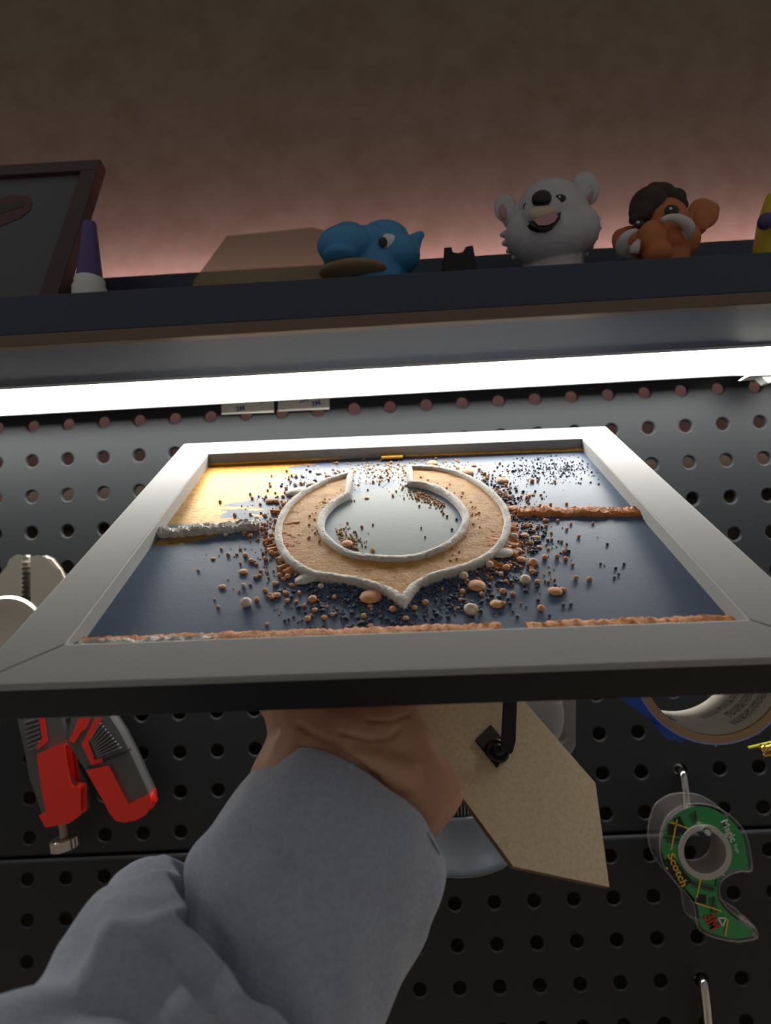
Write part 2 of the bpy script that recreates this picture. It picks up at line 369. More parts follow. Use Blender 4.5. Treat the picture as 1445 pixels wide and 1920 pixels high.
# two adhesive strips stuck to the pegboard just under the bar
for (xa, xb, ya, yb, sh_, lab) in ((415, 513, 748, 777, -.045, 'white adhesive strip with blue print left under the light bar'), (521, 617, 743, 771, -.045, 'white adhesive strip with blue print right under the light bar, beside its twin')):
    st = thing('adhesive_strip', lab, 'adhesive strip', at((xa+xb)/2, yb, -3), 'adhesive strips under the light bar')
    q = [at(xa, ya-14, -3.2), at(xb, ya-14-4, -3.2), at(xb, yb-4, -3.2), at(xa, yb, -3.2)]
    MB().prism(q, (0, 1.4, 0)).build('backing_paper', M['paper'], st)
    o = np.array(q[3]); xd = nrm(q[2]-q[3]); yd = nrm(q[0]-q[3])
    for k, (u_, v_) in enumerate(((.42, .5), (.66, .22), (.05, .62), (.80, .72)) if xa > 500 else ((.74, .62), (.28, .12))):
        text_mb('3M', 5.2, o + xd*u_*np.linalg.norm(q[2]-q[3]) + yd*v_*10.5, nrm(xd+yd*.18), nrm(yd-xd*.18), (0, -1, 0), .12, .1).build('blue_lettering', M['blueink'], st)

# ------------------------------------------------------------------ the framed relief picture held in the hand
KP = 1.1                                    # the picture's own drawing units: 1.1 mm each (outer frame 264 x 209 mm)
Q3 = np.array([122.9348, -217.5132, -115.0202])
U = nrm([0.99992356, 0.00423005, -0.01161797]); V = np.array([0.00264092, 0.84489884, 0.5349196]); V = nrm(V - U*(U @ V)); N = np.cross(U, V)
FWD, FHT, BORD, THK, REC = 240.0, 190.4, 19.0, 13.0, -6.0
def on_art(px, py, n=REC):
    r = ray(px, py); t = ((Q3 + N*n*KP - CAM) @ N)/(r @ N); p = (CAM + r*t - Q3)/KP; return np.array([p @ U, p @ V])
def from_art(a, b, n): return Q3 + (U*a + V*b + N*n)*KP
pf = bpy.data.objects.new('relief_picture', None); col.objects.link(pf); pf.empty_display_size = .01
pf.matrix_world = Matrix(((U[0], V[0], N[0], 0), (U[1], V[1], N[1], 0), (U[2], V[2], N[2], 0), (0, 0, 0, 1)))
pf.location = wv(Q3); pf.scale = (KP, KP, KP)
ORG[pf.name] = wv(Q3)
tag(pf, 'silver framed relief picture with an orange ring emblem, held over a hand', 'picture frame')
bt, bb = 18.5, 16.6        # the far and near rails are a touch narrower than the sides
O = [(0, 0), (FWD, 0), (FWD, FHT), (0, FHT)]; I = [(BORD, bb), (FWD-BORD, bb), (FWD-BORD, FHT-bt), (BORD, FHT-bt)]
g = .06
for k in range(4):
    a, b, c, d = O[k], O[(k+1) % 4], I[(k+1) % 4], I[k]
    mb = MB()
    mb.add([(*a, 0), (*b, 0), (*c, 0), (*d, 0), (*a, -2.2), (*b, -2.2), (*c, REC-1), (*d, REC-1)],
           [(0, 1, 2, 3), (0, 4, 5, 1), (2, 6, 7, 3), (1, 5, 6, 2), (0, 3, 7, 4), (4, 7, 6, 5)])
    mb.build('frame_rail', M['alu'] if k % 2 == 0 else M['alu2'], pf, bevel=.55, local=True)
    # black outer side below the silver face
    e = .25
    def ins(p, q): return (p[0] + (q if p[0] < 100 else -q), p[1] + (q if p[1] < 95 else -q))
    a2, b2 = ins(a, e), ins(b, e); c2, d2 = ins(b, 9), ins(a, 9)
    mb = MB(); mb.add([(*a2, -2.2), (*b2, -2.2), (*c2, -7.2), (*d2, -7.2), (*a2, -THK), (*b2, -THK), (*c2, -THK), (*d2, -THK)],
                      [(0, 1, 2, 3), (0, 4, 5, 1), (2, 6, 7, 3), (1, 5, 6, 2), (0, 3, 7, 4), (4, 7, 6, 5)])
    mb.build('frame_side', M['black'], pf, bevel=.4, local=True)
mb = MB(); mb.abox(9.2, FWD-9.2, 9.2, FHT-9.2, -11.5, -8.2); mb.build('back_panel', M['mdf'], pf, local=True)
mb = MB(); mb.abox(11, FWD-11, 11, FHT-11, REC-1.8, REC); mb.build('art_panel', M['art'], pf, local=True)

rng = random.Random(7)
def cat(pts, n, closed=False):
    pts = [np.asarray(p, float) for p in pts]; out = []; L = len(pts)
    for i in range(L if closed else L-1):
        g_ = (lambda k: pts[k % L]) if closed else (lambda k: pts[min(max(k, 0), L-1)])
        p0, p1, p2, p3 = g_(i-1), g_(i), g_(i+1), g_(i+2)
        for t in np.arange(n)/n:
            out.append(.5*((2*p1) + (p2-p0)*t + (2*p0-5*p1+4*p2-p3)*t*t + (3*p1-p0-3*p2+p3)*t**3))
    if not closed: out.append(pts[-1])
    return out
outerL = [(655.4, 884.8), (612, 899), (574, 918.4), (546.4, 939), (527.4, 966.9), (521, 1001.5), (532.6, 1034), (556.8, 1056.8), (591.4, 1072.4), (643, 1081), (688, 1089.7), (726, 1103.5), (756, 1123)]
outerR = [(756, 1123), (779.6, 1093), (821, 1074), (866, 1062), (907.6, 1043), (938.8, 1015.3), (950.9, 984), (947.4, 956.5), (931.8, 932), (904, 908), (869.6, 889), (835, 878.6), (800.3, 873.4), (767.5, 873.4)]
inner = [(769, 901.8), (800.3, 906.3), (831.5, 918.4), (855.7, 935.7), (872, 960), (869.6, 984), (852, 1008.4), (821, 1027.4), (779.6, 1041.2), (736.8, 1044), (695, 1042), (653.7, 1034.3), (620.8, 1015.3), (601.8, 991), (603.5, 963.4), (622.6, 941), (652, 923.6)]
RL = REC + 2.6
oL, oR, inn = [cat([on_art(*p, RL) for p in q], 7) for q in (outerL, outerR, inner)]
ring_poly = oL[:-1] + oR + inn            # closed outline: left gap end -> tip -> right gap end -> inner arc back
# flat orange ring between the outlines
oo = oL[:-1] + oR; m_ = 90
def resample(pts, m):
    pts = np.array(pts); s_ = np.r_[0, np.cumsum(np.linalg.norm(np.diff(pts, axis=0), axis=1))]; t = np.linspace(0, s_[-1], m)
    return np.stack([np.interp(t, s_, pts[:, 0]), np.interp(t, s_, pts[:, 1])], 1)
ro = resample(oo, m_); ri = resample(inn[::-1], m_)
mb = MB(); nk = 9
top = [[(*(ro[i]*(1-k/nk)+ri[i]*k/nk), REC + 1.35 + .28*math.sin(i*1.7+k*2.3)*math.sin(k*1.1+i*.37)) for k in range(nk+1)] for i in range(m_)]
mb.loft(top, cap=False, closed=False)
mb.build('emblem_ring', M['tan'], pf, smooth=True, local=True)
# raised bone-white outline swept round it
def sweep(path, w, h, z0, closed, jit, name, m, seg=8, prnt=pf, seed=1):
    rg = random.Random(seed); L = len(path); rings = []
    ph = [rg.uniform(0, 6.3) for _ in range(6)]
    for i, p in enumerate(path):
        a = path[(i-1) % L] if closed or i > 0 else p; b_ = path[(i+1) % L] if closed or i < L-1 else p
        d1 = p-a; d2 = b_-p
        t1 = d1/np.linalg.norm(d1) if np.linalg.norm(d1) > 1e-6 else d2/np.linalg.norm(d2)
        t2 = d2/np.linalg.norm(d2) if np.linalg.norm(d2) > 1e-6 else t1
        t = t1+t2; t = t/max(np.linalg.norm(t), 1e-6); nn = np.array([-t[1], t[0]]); mit = 1/max(.45, abs(nn @ np.array([-t1[1], t1[0]])))
        ring = []
        for k in range(seg+1):
            q = math.pi*k/seg; cx = math.cos(q); sz = math.sin(q)
            xx = w*math.copysign(abs(cx)**.55, cx)*mit; zz = h*abs(sz)**.5
            j = jit*(math.sin(i*.31+ph[0])*.25 + math.sin(i*.83-k*.6+ph[1])*.2 + rg.uniform(-.75, .75))
            ring.append((*(p + nn*(xx + j*.5)), z0 + zz + (j if 0 < k < seg else 0)))
        rings.append(ring)
    if closed: rings.append(rings[0])
    mb = MB(); mb.loft(rings, cap=False, closed=False)
    if not closed:
        n_ = len(rings[0]); e_ = len(rings)-1
        mb.f.append(tuple(range(n_))); mb.f.append(tuple(e_*n_+k for k in range(n_-1, -1, -1)))
    return mb.build(name, m, prnt, smooth=True, local=True, angle=50)
sweep([np.array(p) for p in ring_poly], 1.6, 2.9, REC, True, .30, 'emblem_outline', M['bone'])

# raised bars and border strips
def bar(p0, p1, w, h, m, name, jit, step=.9, seed=3):
    a = on_art(*p0, REC+h*.6); b_ = on_art(*p1, REC+h*.6); n_ = int(np.linalg.norm(b_-a)/step)
    return sweep([a + (b_-a)*k/n_ for k in range(n_+1)], w, h, REC, False, jit, name, m, seed=seed)
def bar_ab(a, b_, w, h, m, name, jit, step=1.0, seed=3):
    a = np.array(a, float); b_ = np.array(b_, float); n_ = int(np.linalg.norm(b_-a)/step)
    return sweep([a + (b_-a)*k/n_ for k in range(n_+1)], w, h, REC, False, jit, name, m, seed=seed)
bar((292, 998), (488, 983), 2.9, 2.6, M['bone'], 'pale_crumbled_bar', 1.15, seed=4)
bar((970, 958), (1212, 958), 3.0, 1.9, M['rust'], 'orange_crumbled_bar', .85, seed=5)
bar((384, 869), (760, 851), 1.5, 1.0, M['gold'], 'gold_edge_line', .35, seed=6)
bar((760, 853), (1100, 842), 1.2, .9, M['gold'], 'gold_edge_line', .4, seed=8)
bar_ab((12, 22.4), (150, 22.2), 3.0, 1.9, M['rust'], 'orange_border_strip', .5, seed=9)
bar_ab((158, 22.6), (228, 22.6), 2.6, 1.7, M['rust'], 'orange_border_strip', .6, seed=10)
bar_ab((12, 21.2), (62, 21.2), 1.8, 2.7, M['bone'], 'pale_border_crumbs', .8, seed=11)
a, b_ = on_art(715, 858, REC+1.6), on_art(754, 847, REC+1.6)
MB().abox(a[0], b_[0], a[1]-.5, a[1]+4.5, REC+.9, REC+2.0).build('gold_sticker', M['sticker'], pf, local=True)

# loose beads and flakes glued on: each one that can be picked out is a part
def bead_mesh(seed, nu, nv, amp, flat=1.0):
    mb = MB(); mb.ball((0, 0, 0), (1, 1, flat), nu, nv); rg = random.Random(seed)
    f3 = [np.array([rg.uniform(-2.5, 2.5) for _ in range(3)]) for _ in range(4)]
    out = []
    for v in mb.v:
        k = 1 + amp*sum(math.sin(np.dot(f, v) + i) for i, f in enumerate(f3))/2; out.append((v[0]*k, v[1]*k, v[2]*k))
    me = bpy.data.meshes.new('bead'); me.from_pydata([tuple(c*S for c in v) for v in out], [], mb.f); me.polygons.foreach_set('use_smooth', [True]*len(me.polygons)); me.update(); return me
BEADS = {}
def bead(kind, var_):
    key = (kind, var_)
    if key not in BEADS:
        me = bead_mesh(var_*13+5, 10, 6, .14 if kind in ('w', 'p', 'n') else .10); me.materials.append({'w': M['pebblew'], 'p': M['pebble'], 'n': M['navybead'], 'd': M['pebble'], 'D': M['pebblew'], 'b': M['bone'], 'g': M['gold']}[kind]); BEADS[key] = me
    return BEADS[key]
def put_bead(a, b_, r, kind, squash=1.0, rx=1.0):
    flat = kind in 'dD' or (kind in 'bg' and squash < .6)
    o = bpy.data.objects.new('flake' if flat else 'bead', bead(kind, rng.randrange(3))); col.objects.link(o); o.parent = pf
    hz = r*(.32 if flat else .85)*squash/(.5 if (flat and kind in 'bg') else 1)
    o.scale = (r*rx, r, hz); o.location = (a*S, b_*S, (REC + hz*.75)*S); o.rotation_euler = (0, 0, rng.uniform(0, .6))
c6 = [(525,1012,60,'w'),(628,768,28,'p'),(505,837,50,'d'),(392,917,40,'d'),(507,912,28,'w'),(625,940,32,'p'),(580,988,30,'p'),(675,905,30,'p'),(705,858,30,'p'),(745,995,30,'p'),(688,962,48,'d'),(885,990,50,'p'),(858,1093,38,'p'),(945,1088,32,'p'),(1160,1080,36,'p'),(1318,1043,40,'p'),(1390,1093,34,'p'),(1200,975,118,'d'),(1003,975,28,'p'),(930,918,36,'w'),(990,1070,28,'p'),(750,865,35,'p'),(840,1020,26,'p'),(1195,1020,32,'d'),(550,778,28,'p'),(520,750,30,'p'),(425,742,22,'p'),(342,763,26,'d'),(388,710,18,'p'),(412,640,26,'w'),(262,826,16,'p'),(382,457,18,'p'),(743,292,18,'p'),(660,318,14,'p'),(545,415,16,'p'),(555,438,18,'p'),(640,395,15,'p'),(690,458,28,'p'),(735,465,20,'p'),(790,368,24,'w'),(915,302,34,'D'),(960,378,26,'w'),(740,387,24,'w'),(880,360,42,'D'),(655,452,54,'d'),(770,315,18,'p'),(795,322,20,'p'),(825,318,16,'p'),(755,335,16,'p'),(650,357,14,'p'),(630,430,16,'p'),(600,470,16,'p'),(580,550,26,'w'),(545,523,16,'p'),(1015,250,17,'p'),(1030,298,15,'p'),(1150,592,18,'p'),(1210,578,13,'p'),(1040,625,18,'p'),(1177,436,24,'d'),(1212,350,17,'p'),(1252,322,17,'p'),(1295,340,17,'p'),(1318,420,15,'p'),(1182,392,13,'p'),(1240,255,13,'p'),(1310,248,15,'p'),(1220,318,13,'p'),(720,765,60,'d'),(610,600,20,'p'),(660,735,30,'p'),(890,795,30,'w'),(875,660,18,'p'),(800,900,26,'p'),(1070,685,60,'d'),(1210,720,26,'p'),(900,885,20,'w'),(730,940,24,'d'),(1095,450,12,'p'),(1110,450,10,'p'),(490,790,18,'p'),(570,790,14,'p')]
c7 = [(525,1055,80,'w'),(823,888,62,'w'),(488,868,52,'w'),(983,945,75,'d'),(560,915,95,'d'),(668,1012,68,'d'),(908,1037,40,'p'),(703,945,36,'p'),(865,795,52,'p'),(860,840,36,'p'),(930,760,34,'p'),(1035,725,26,'p'),(995,755,30,'p'),(1043,765,26,'p'),(888,893,32,'p'),(1097,870,28,'p'),(1172,877,28,'p'),(1080,795,20,'p'),(630,805,46,'w'),(760,655,48,'w'),(585,960,30,'p'),(482,945,34,'p'),(280,1007,40,'p'),(222,1035,34,'p'),(105,1043,40,'p'),(175,1093,36,'p'),(15,980,60,'d'),(470,988,24,'p'),(860,348,26,'p'),(890,345,17,'p'),(983,347,16,'p'),(735,433,22,'p'),(832,435,22,'p'),(718,367,18,'p'),(800,430,17,'p'),(865,418,22,'d'),(903,475,18,'p'),(960,470,17,'p'),(1047,468,17,'p'),(620,323,20,'p'),(572,285,20,'p'),(700,343,62,'d'),(320,252,58,'d'),(545,260,28,'d'),(505,302,78,'d'),(685,250,17,'p'),(1000,560,18,'p'),(1070,577,17,'p'),(1048,605,18,'p'),(935,590,24,'p'),(850,585,22,'p'),(890,595,22,'p'),(965,660,20,'p'),(1020,670,18,'p'),(1113,645,20,'p'),(1190,573,17,'p'),(1268,685,17,'n'),(1232,790,15,'n'),(1358,793,17,'n'),(1313,815,17,'n'),(1330,848,15,'n'),(1305,865,15,'n'),(398,535,16,'n'),(450,550,15,'n'),(425,605,15,'n'),(1030,1015,20,'n'),(1070,1010,20,'n'),(955,1070,18,'n'),(720,820,44,'p'),(690,850,30,'w'),(820,640,46,'d'),(880,650,40,'d'),(780,720,50,'d'),(800,770,56,'d'),(900,700,30,'d'),(745,890,24,'n'),(620,985,22,'n'),(780,1075,20,'n'),(338,225,15,'p'),(70,288,17,'p'),(40,320,17,'p'),(95,245,15,'p'),(135,255,15,'p'),(240,440,15,'p'),(248,478,15,'p'),(105,425,15,'p'),(160,378,15,'p'),(350,465,15,'p'),(280,645,12,'n'),(258,597,12,'n')]
for off, lst in ((280, c6), (700, c7)):
    for x_, y_, s_, k_ in lst:
        px, py = off + x_/2.89, 780 + y_/2.89
        a, b_ = on_art(px, py, REC+1); r_ = s_/2.89/2*np.linalg.norm(from_art(a, b_, REC) - CAM)/FPX/KP
        put_bead(a, b_, r_*(1.0 if k_ in 'dD' else .92), k_)
for px, py, rx_, ry_, k_ in ((555, 920, 5.2, 3.4, 'b'), (573, 1084, 4.6, 3.2, 'b'), (941, 1036, 4.6, 3.4, 'b')):   # large pale flakes against the outline
    a, b_ = on_art(px, py, REC+1.2); put_bead(a, b_, ry_, k_, .5, rx_/ry_)

# splatter streaks of orange scab and uncountable grit
def inside_ring(a, b_):
    p = np.array([a-118.1, (b_-98.5)*.80]); return np.hypot(*p) < 37.5
CEN = np.array([118.1, 98.5])
def grit(name, m, nmb, sampler, r0, r1, seed, lift=.6):
    rg = random.Random(seed); mb = MB()
    base = MB().ball((0, 0, 0), 1, 5, 3); bv = np.array(base.v)
    for _ in range(nmb):
        a, b_ = sampler(rg)
        if not (20 < a < 220 and 20 < b_ < 172): continue
        r = r0 + (r1-r0)*rg.random()**3
        q = rg.uniform(0, 3.1); c_, s_ = math.cos(q), math.sin(q); sx = rg.uniform(.8, 1.7)
        vv = bv*[r*sx, r, r*.9]; vv = np.stack([vv[:, 0]*c_-vv[:, 1]*s_+a, vv[:, 0]*s_+vv[:, 1]*c_+b_, vv[:, 2]+REC+r*lift], 1)
        mb.add(vv, base.f)
    return tag(mb.build(name, m, pf, smooth=True, local=True), kind='stuff')
def polar(dirs, r0, spread, ang):
    def f(rg):
        d_ = math.radians(rg.choice(dirs) + rg.gauss(0, ang)); r = r0 + abs(rg.gauss(0, spread))
        return CEN[0] + r*math.cos(d_), CEN[1] + r*math.sin(d_)/.80
    return f
grit('orange_grit', M['rust'], 1500, polar([185, 195, 172, 178, 160, 150, 200, 350, 340, 330, 10, 20, 320], 39, 9, 9), .22, .75, 21)
grit('orange_grit', M['pebble'], 600, polar([140, 165, 180, 200, 220, 240, 300, 320, 340, 0, 20, 40], 40, 14, 14), .25, 1.0, 22)
grit('navy_grit', M['navybead'], 2600, polar([10, 20, 30, 350, 340, 325, 310, 295, 280, 265, 250, 236, 150], 39, 12, 10), .25, .8, 23)
grit('navy_grit', M['navybead'], 500, lambda rg: (rg.gauss(196, 12), rg.gauss(146, 9)), .2, .55, 24)
grit('gold_grit', M['gold'], 500, lambda rg: (118+rg.gauss(2, 20), rg.gauss(152, 9)), .2, .6, 25)
grit('gold_grit', M['tan'], 350, lambda rg: (lambda q, r: (CEN[0]+r*math.cos(q), CEN[1]+r*math.sin(q)/.8))(rg.choice([math.radians(55), math.radians(215), math.radians(40)])+rg.gauss(0, .22), 25-abs(rg.gauss(0, 3))), .2, .6, 26)
grit('ring_crumbs', M['rust'], 500, lambda rg: (lambda q, r: (CEN[0]+r*math.cos(q), CEN[1]+r*math.sin(q)/.8))(rg.uniform(0, 6.28) if rg.random() < .35 else math.radians(rg.choice([0, 30, 150, 170, 195, 345]))+rg.gauss(0, .25), rg.uniform(30, 37)), .2, .55, 27, 3.2)
# orange splash streaks either side
for k in range(60):
    side = k % 2; q = math.radians(rng.gauss(190, 13) if side == 0 else rng.gauss(338, 13)); r0 = 39.5+rng.random()*3; L_ = rng.uniform(4, 14)
    d_ = np.array([math.cos(q), math.sin(q)/.8]); p0 = CEN + d_*r0; p1 = CEN + d_*(r0+L_) + np.array([0, rng.uniform(-2, 2)])
    sweep([p0 + (p1-p0)*t for t in np.linspace(0, 1, 6)], rng.uniform(.7, 1.8), rng.uniform(.8, 1.5), REC, False, .35, 'splash_streak', M['rust'], seg=5, seed=60+k)

# easel leg swung out from the back on its hinge
ph, th = math.radians(-6-45), math.radians(24)
dd = np.array([math.cos(ph), math.sin(ph), 0]); cc = np.cross((0, 0, 1), dd); lp = dd*math.cos(th) - np.array([0, 0, 1])*math.sin(th); ln = np.cross(lp, cc)*1.0
DLEG = 213.0; Fw = (CAM + ray(1142, 1663)*DLEG/ray(1142, 1663)[1] - Q3)/KP; F = np.array([Fw @ U, Fw @ V, Fw @ N])
sl = 33.4*DLEG/200/KP; LEG = (-(F[2]) - THK - 1.2)/math.sin(th)
Bp = F - sl*(lp+cc)/2**.5; Rp = F + sl*(cc-lp)/2**.5
hl = F - lp*LEG
TL_ = hl - cc*sl/2**.5*1.0; TR_ = hl + cc*sl/2**.5*1.0
nleg = np.cross(lp, cc); nleg = nleg if nleg[2] > 0 else -nleg
leg = MB().prism([F, Rp, TR_, TL_, Bp], -nleg*2.6).build('easel_leg', M['mdf'], pf, local=True)
mb = MB()
for p, q in ((F, Bp), (Bp, TL_)):
    t = (q-p); nn = nrm(np.cross(t, nleg)); nn = nn if nn @ ((F+TL_)/2 - (p+q)/2) < 0 else -nn
    mb.add([p+nn*.05, q+nn*.05, q+nn*.05-nleg*2.6, p+nn*.05-nleg*2.6], [(0, 1, 2, 3)])
mb.build('leg_edge', M['mdf_edge'], leg, local=True)
mb = MB(); mb.box(hl + nleg*.4, cc*sl*.62, lp*5, nleg*.5); mb.build('hinge_plate', M['black'], leg, local=True)
def on_leg(px, py, h=0.):
    r = ray(px, py); rl = np.array([r @ U, r @ V, r @ N]); c0 = (CAM - Q3)/KP; cl_ = np.array([c0 @ U, c0 @ V, c0 @ N]); t = ((F + nleg*h - cl_) @ nleg)/(rl @ nleg); return cl_ + rl*t
p_top = on_leg(918, 1362); p_r = on_leg(952, 1396); p_b = on_leg(931, 1439); p_l = on_leg(891, 1389)
MB().prism([p_top, p_r + (p_b-p_r)*.1, p_b, p_b + (p_l-p_b)*.12, p_l], nleg*1.0).build('strap_plate', M['black'], leg, local=True, bevel=.2)
cR = on_leg(932, 1408, 1.0); MB().lathe([(4.4, 0), (4.4, .5), (3.6, .9), (3.1, .6), (2.4, .6), (2.2, 1.5), (1.4, 1.9), (0, 1.9)], cR, nleg, 24).build('rivet', M['dark'], leg, local=True, smooth=True, angle=40)
s0 = on_leg(948, 1412, 1.4); s1 = on_leg(953, 1330, 10); s2 = s1 + (s1-s0)*.9
wdir = nrm(on_leg(962, 1412, 1.4) - on_leg(940, 1412, 1.4))
mb = MB(); mb.prism([s0 - wdir*2.2, s0 + wdir*2.0, s0+(s1-s0)*.25 + wdir*2.9, s2 + wdir*2.2, s2 - wdir*2.2, s0+(s1-s0)*.3 - wdir*2.0], nleg*1.1); mb.build('metal_strap', M['black'], leg, local=True, bevel=.25)

# ------------------------------------------------------------------ the hand and sleeve
per = thing('person', 'hand reaching up behind the picture from a blue-grey sweatshirt sleeve', 'person', dp(400, 1900, 140))
hd = MB()
def cap(a, b_, ra, rb): hd.capsule(dp(*a), dp(*b_), ra, rb)
# forearm and wrist (two parallel bones give the flat oval section)
cap((505, 1580, 194), (560, 1470, 204), 15, 17.5); cap((620, 1650, 194), (695, 1535, 206), 15, 17)
cap((560, 1620, 192), (628, 1502, 205), 18, 19)
cap((560, 1470, 204), (585, 1385, 212), 17.5, 15.5); cap((628, 1502, 205), (660, 1400, 212), 19, 18)
# heel of the hand, little-finger side bulging to the right
cap((695, 1535, 206), (770, 1478, 210), 16, 15.5); cap((770, 1478, 210), (795, 1480, 212), 15.5, 13.5); cap((775, 1470, 210), (722, 1370, 214), 15.5, 14)
cap((840, 1492, 216), (790, 1520, 212), 5.5, 10)
cap((660, 1400, 212), (720, 1370, 214), 18, 14); cap((760, 1490, 207), (690, 1440, 206), 12, 14)
# thumb mound and palm up to the knuckles
cap((585, 1385, 212), (560, 1320, 216), 15.5, 13.5); cap((640, 1390, 214), (600, 1260, 226), 15, 11.5)
cap((660, 1400, 214), (660, 1240, 230), 16, 11); cap((700, 1380, 216), (712, 1240, 230), 14, 10.5); cap((722, 1370, 216), (752, 1262, 226), 13, 9.5)
# wrist tendon and crease ridges
cap((600, 1560, 196), (740, 1470, 197), 5, 4)
cap((672, 1420, 196), (760, 1455, 198), 4, 6)
# fingers: knuckle -> middle joint -> end joint -> tip pressed to the back panel
def skin_lines():
    me = hand.data; org = ORG[per.name]; me.update()
    lines = [([(560, 1360), (597, 1380), (625, 1394), (663, 1425), (694, 1453), (703, 1476)], 5.5, -1.5), ([(639, 1373), (694, 1387), (729, 1384), (748, 1368)], 4.5, -1.1), ([(701, 1458), (729, 1501), (757, 1532), (764, 1557)], 7, -1.8),
             ([(640, 1430), (668, 1462), (690, 1482)], 17, 1.6), ([(560, 1395), (610, 1418), (660, 1450)], 4, -.7), ([(690, 1350), (730, 1352), (765, 1340)], 4, -.7), ([(800, 1380), (835, 1450), (848, 1480)], 20, .8)]
    co = np.empty(len(me.vertices)*3); me.vertices.foreach_get('co', co); co = co.reshape(-1, 3); no = np.empty(len(me.vertices)*3); me.vertices.foreach_get('normal', no); no = no.reshape(-1, 3)
    P_ = (co + org)/S - SHIFT; d = P_ - CAM; z = d @ FW; px = np.stack([722.5 + FPX*(d @ RT)/z, 960 + FPX*(d @ DN)/z], 1)
    off = np.zeros(len(P_))
    for pts, w, amp in lines:
        dist = np.full(len(P_), 1e9); pts = np.array(pts, float)
        for a, b_ in zip(pts[:-1], pts[1:]):
            t = np.clip(((px-a) @ (b_-a))/((b_-a) @ (b_-a)), 0, 1); dist = np.minimum(dist, np.linalg.norm(px - a - t[:, None]*(b_-a), axis=1))
        off += amp*np.exp(-(dist/w)**2)
    off *= (no @ FW < -.15)
    me.vertices.foreach_set('co', (co + no*off[:, None]*S).ravel()); me.update()
def under(px, py, gap):
    a, b_ = on_art(px, py, -THK); p = from_art(a, b_, -THK-gap); return p
for (kx, ky, kd), tip, L_, r in (((600, 1260, 226), (585, 1010), 1, 8.6), ((660, 1240, 230), (652, 985), 1.05, 8.8), ((712, 1240, 230), (705, 1005), 1, 8.4), ((752, 1262, 226), (760, 1060), .9, 7.4)):
    k = dp(kx, ky, kd); t_ = under(*tip, r*.86); mid = k + (t_-k)*.5 - N*9; e_ = k + (t_-k)*.8 - N*5
    hd.capsule(k, mid, r*1.15, r*1.02); hd.capsule(mid, e_, r*1.02, r*.93); hd.capsule(e_, t_, r*.93, r*.82)
k = dp(560, 1320, 216); t_ = under(430, 1150, 8.2); mid = k + (t_-k)*.52 - N*4
hd.capsule(k, mid, 13, 10); hd.capsule(mid, t_, 10, 8)
hand = hd.blob('hand', M['skin'], per, voxel=.85, it=12)
skin_lines()
for (tip, r) in (((585, 1010), 8.6), ((652, 985), 8.8), ((705, 1005), 8.4), ((760, 1060), 7.4), ((430, 1150), 8.2)):
    c_ = under(*tip, r*1.62) + V*2; MB().ball(c_, (r*.6, r*.8, 1.2), 12, 6, np.array([U, V, N])).build('fingernail', M['nail'], hand, smooth=True)

def sleeve_rings(spec, n_along, n_around, disp):
    Ls = cat([dp(*s_[0], s_[2]) for s_ in spec], n_along); Rs = cat([dp(*s_[1], s_[2]) for s_ in spec], n_along); hs = cat([np.array([s_[3], 0]) for s_ in spec], n_along)
    C = [(a+b_)/2 for a, b_ in zip(Ls, Rs)]; rings = []; m = len(C)
    for i in range(m):
        ax = nrm(C[min(i+1, m-1)] - C[max(i-1, 0)]); e1 = (Rs[i]-Ls[i])/2; e2 = nrm(np.cross(ax, nrm(e1)))
        if e2 @ FW > 0: e2 = -e2
        ring = []
        for j in range(n_around):
            q = 2*math.pi*j/n_around; k = 1 + disp(i/(m-1), q)/np.linalg.norm(e1)
            ring.append(C[i] + (e1*math.cos(q) + e2*hs[i][0]*math.sin(q))*k)
        rings.append(ring)
    return rings
def fold(s_, q, s0, q0, ws, wq, amp):
    d = (q-q0+math.pi) % (2*math.pi) - math.pi; return amp*math.exp(-((s_-s0)/ws)**2 - (d/wq)**2)
# q: 0 = right edge, pi/2 = towards the camera, pi = left edge
def cuff_disp(s_, q):
    d = .9*math.sin(3*q+4*s_) + .6*math.sin(7*q-9*s_) + .4*math.sin(11*q+13*s_)
    d += fold(s_, q, .25, .55, .35, .35, -1.3) + fold(s_, q, .6, 1.2, .3, .5, -1.6) + fold(s_, q, .5, 2.2, .3, .5, 1.2)
    return d
cs = [((487, 1430), (814, 1672), 206, 30), ((462, 1455), (817, 1690), 203, 31), ((400, 1535), (797, 1745), 198, 32), ((350, 1605), (770, 1795), 193, 33), ((350, 1690), (730, 1885), 188, 31), ((350, 1780), (690, 1995), 182, 28)]
rg_ = sleeve_rings(cs, 8, 96, cuff_disp)
c0 = sum(np.array(p) for p in rg_[0])/96; ax0 = nrm(c0 - sum(np.array(p) for p in rg_[4])/96)
lip = [[c0 + (p-c0)*.985 + ax0*1.3 for p in rg_[0]], [c0 + (p-c0)*.955 + ax0*1.5 for p in rg_[0]], [c0 + (p-c0)*.925 + ax0*.4 for p in rg_[0]], [c0 + (p-c0)*.90 - ax0*6 for p in rg_[0]], [c0 + (p-c0)*.74 - ax0*14 for p in rg_[0]]]
MB().loft(lip[::-1] + rg_, cap=False).build('sleeve_cuff', M['rib'], per, smooth=True)
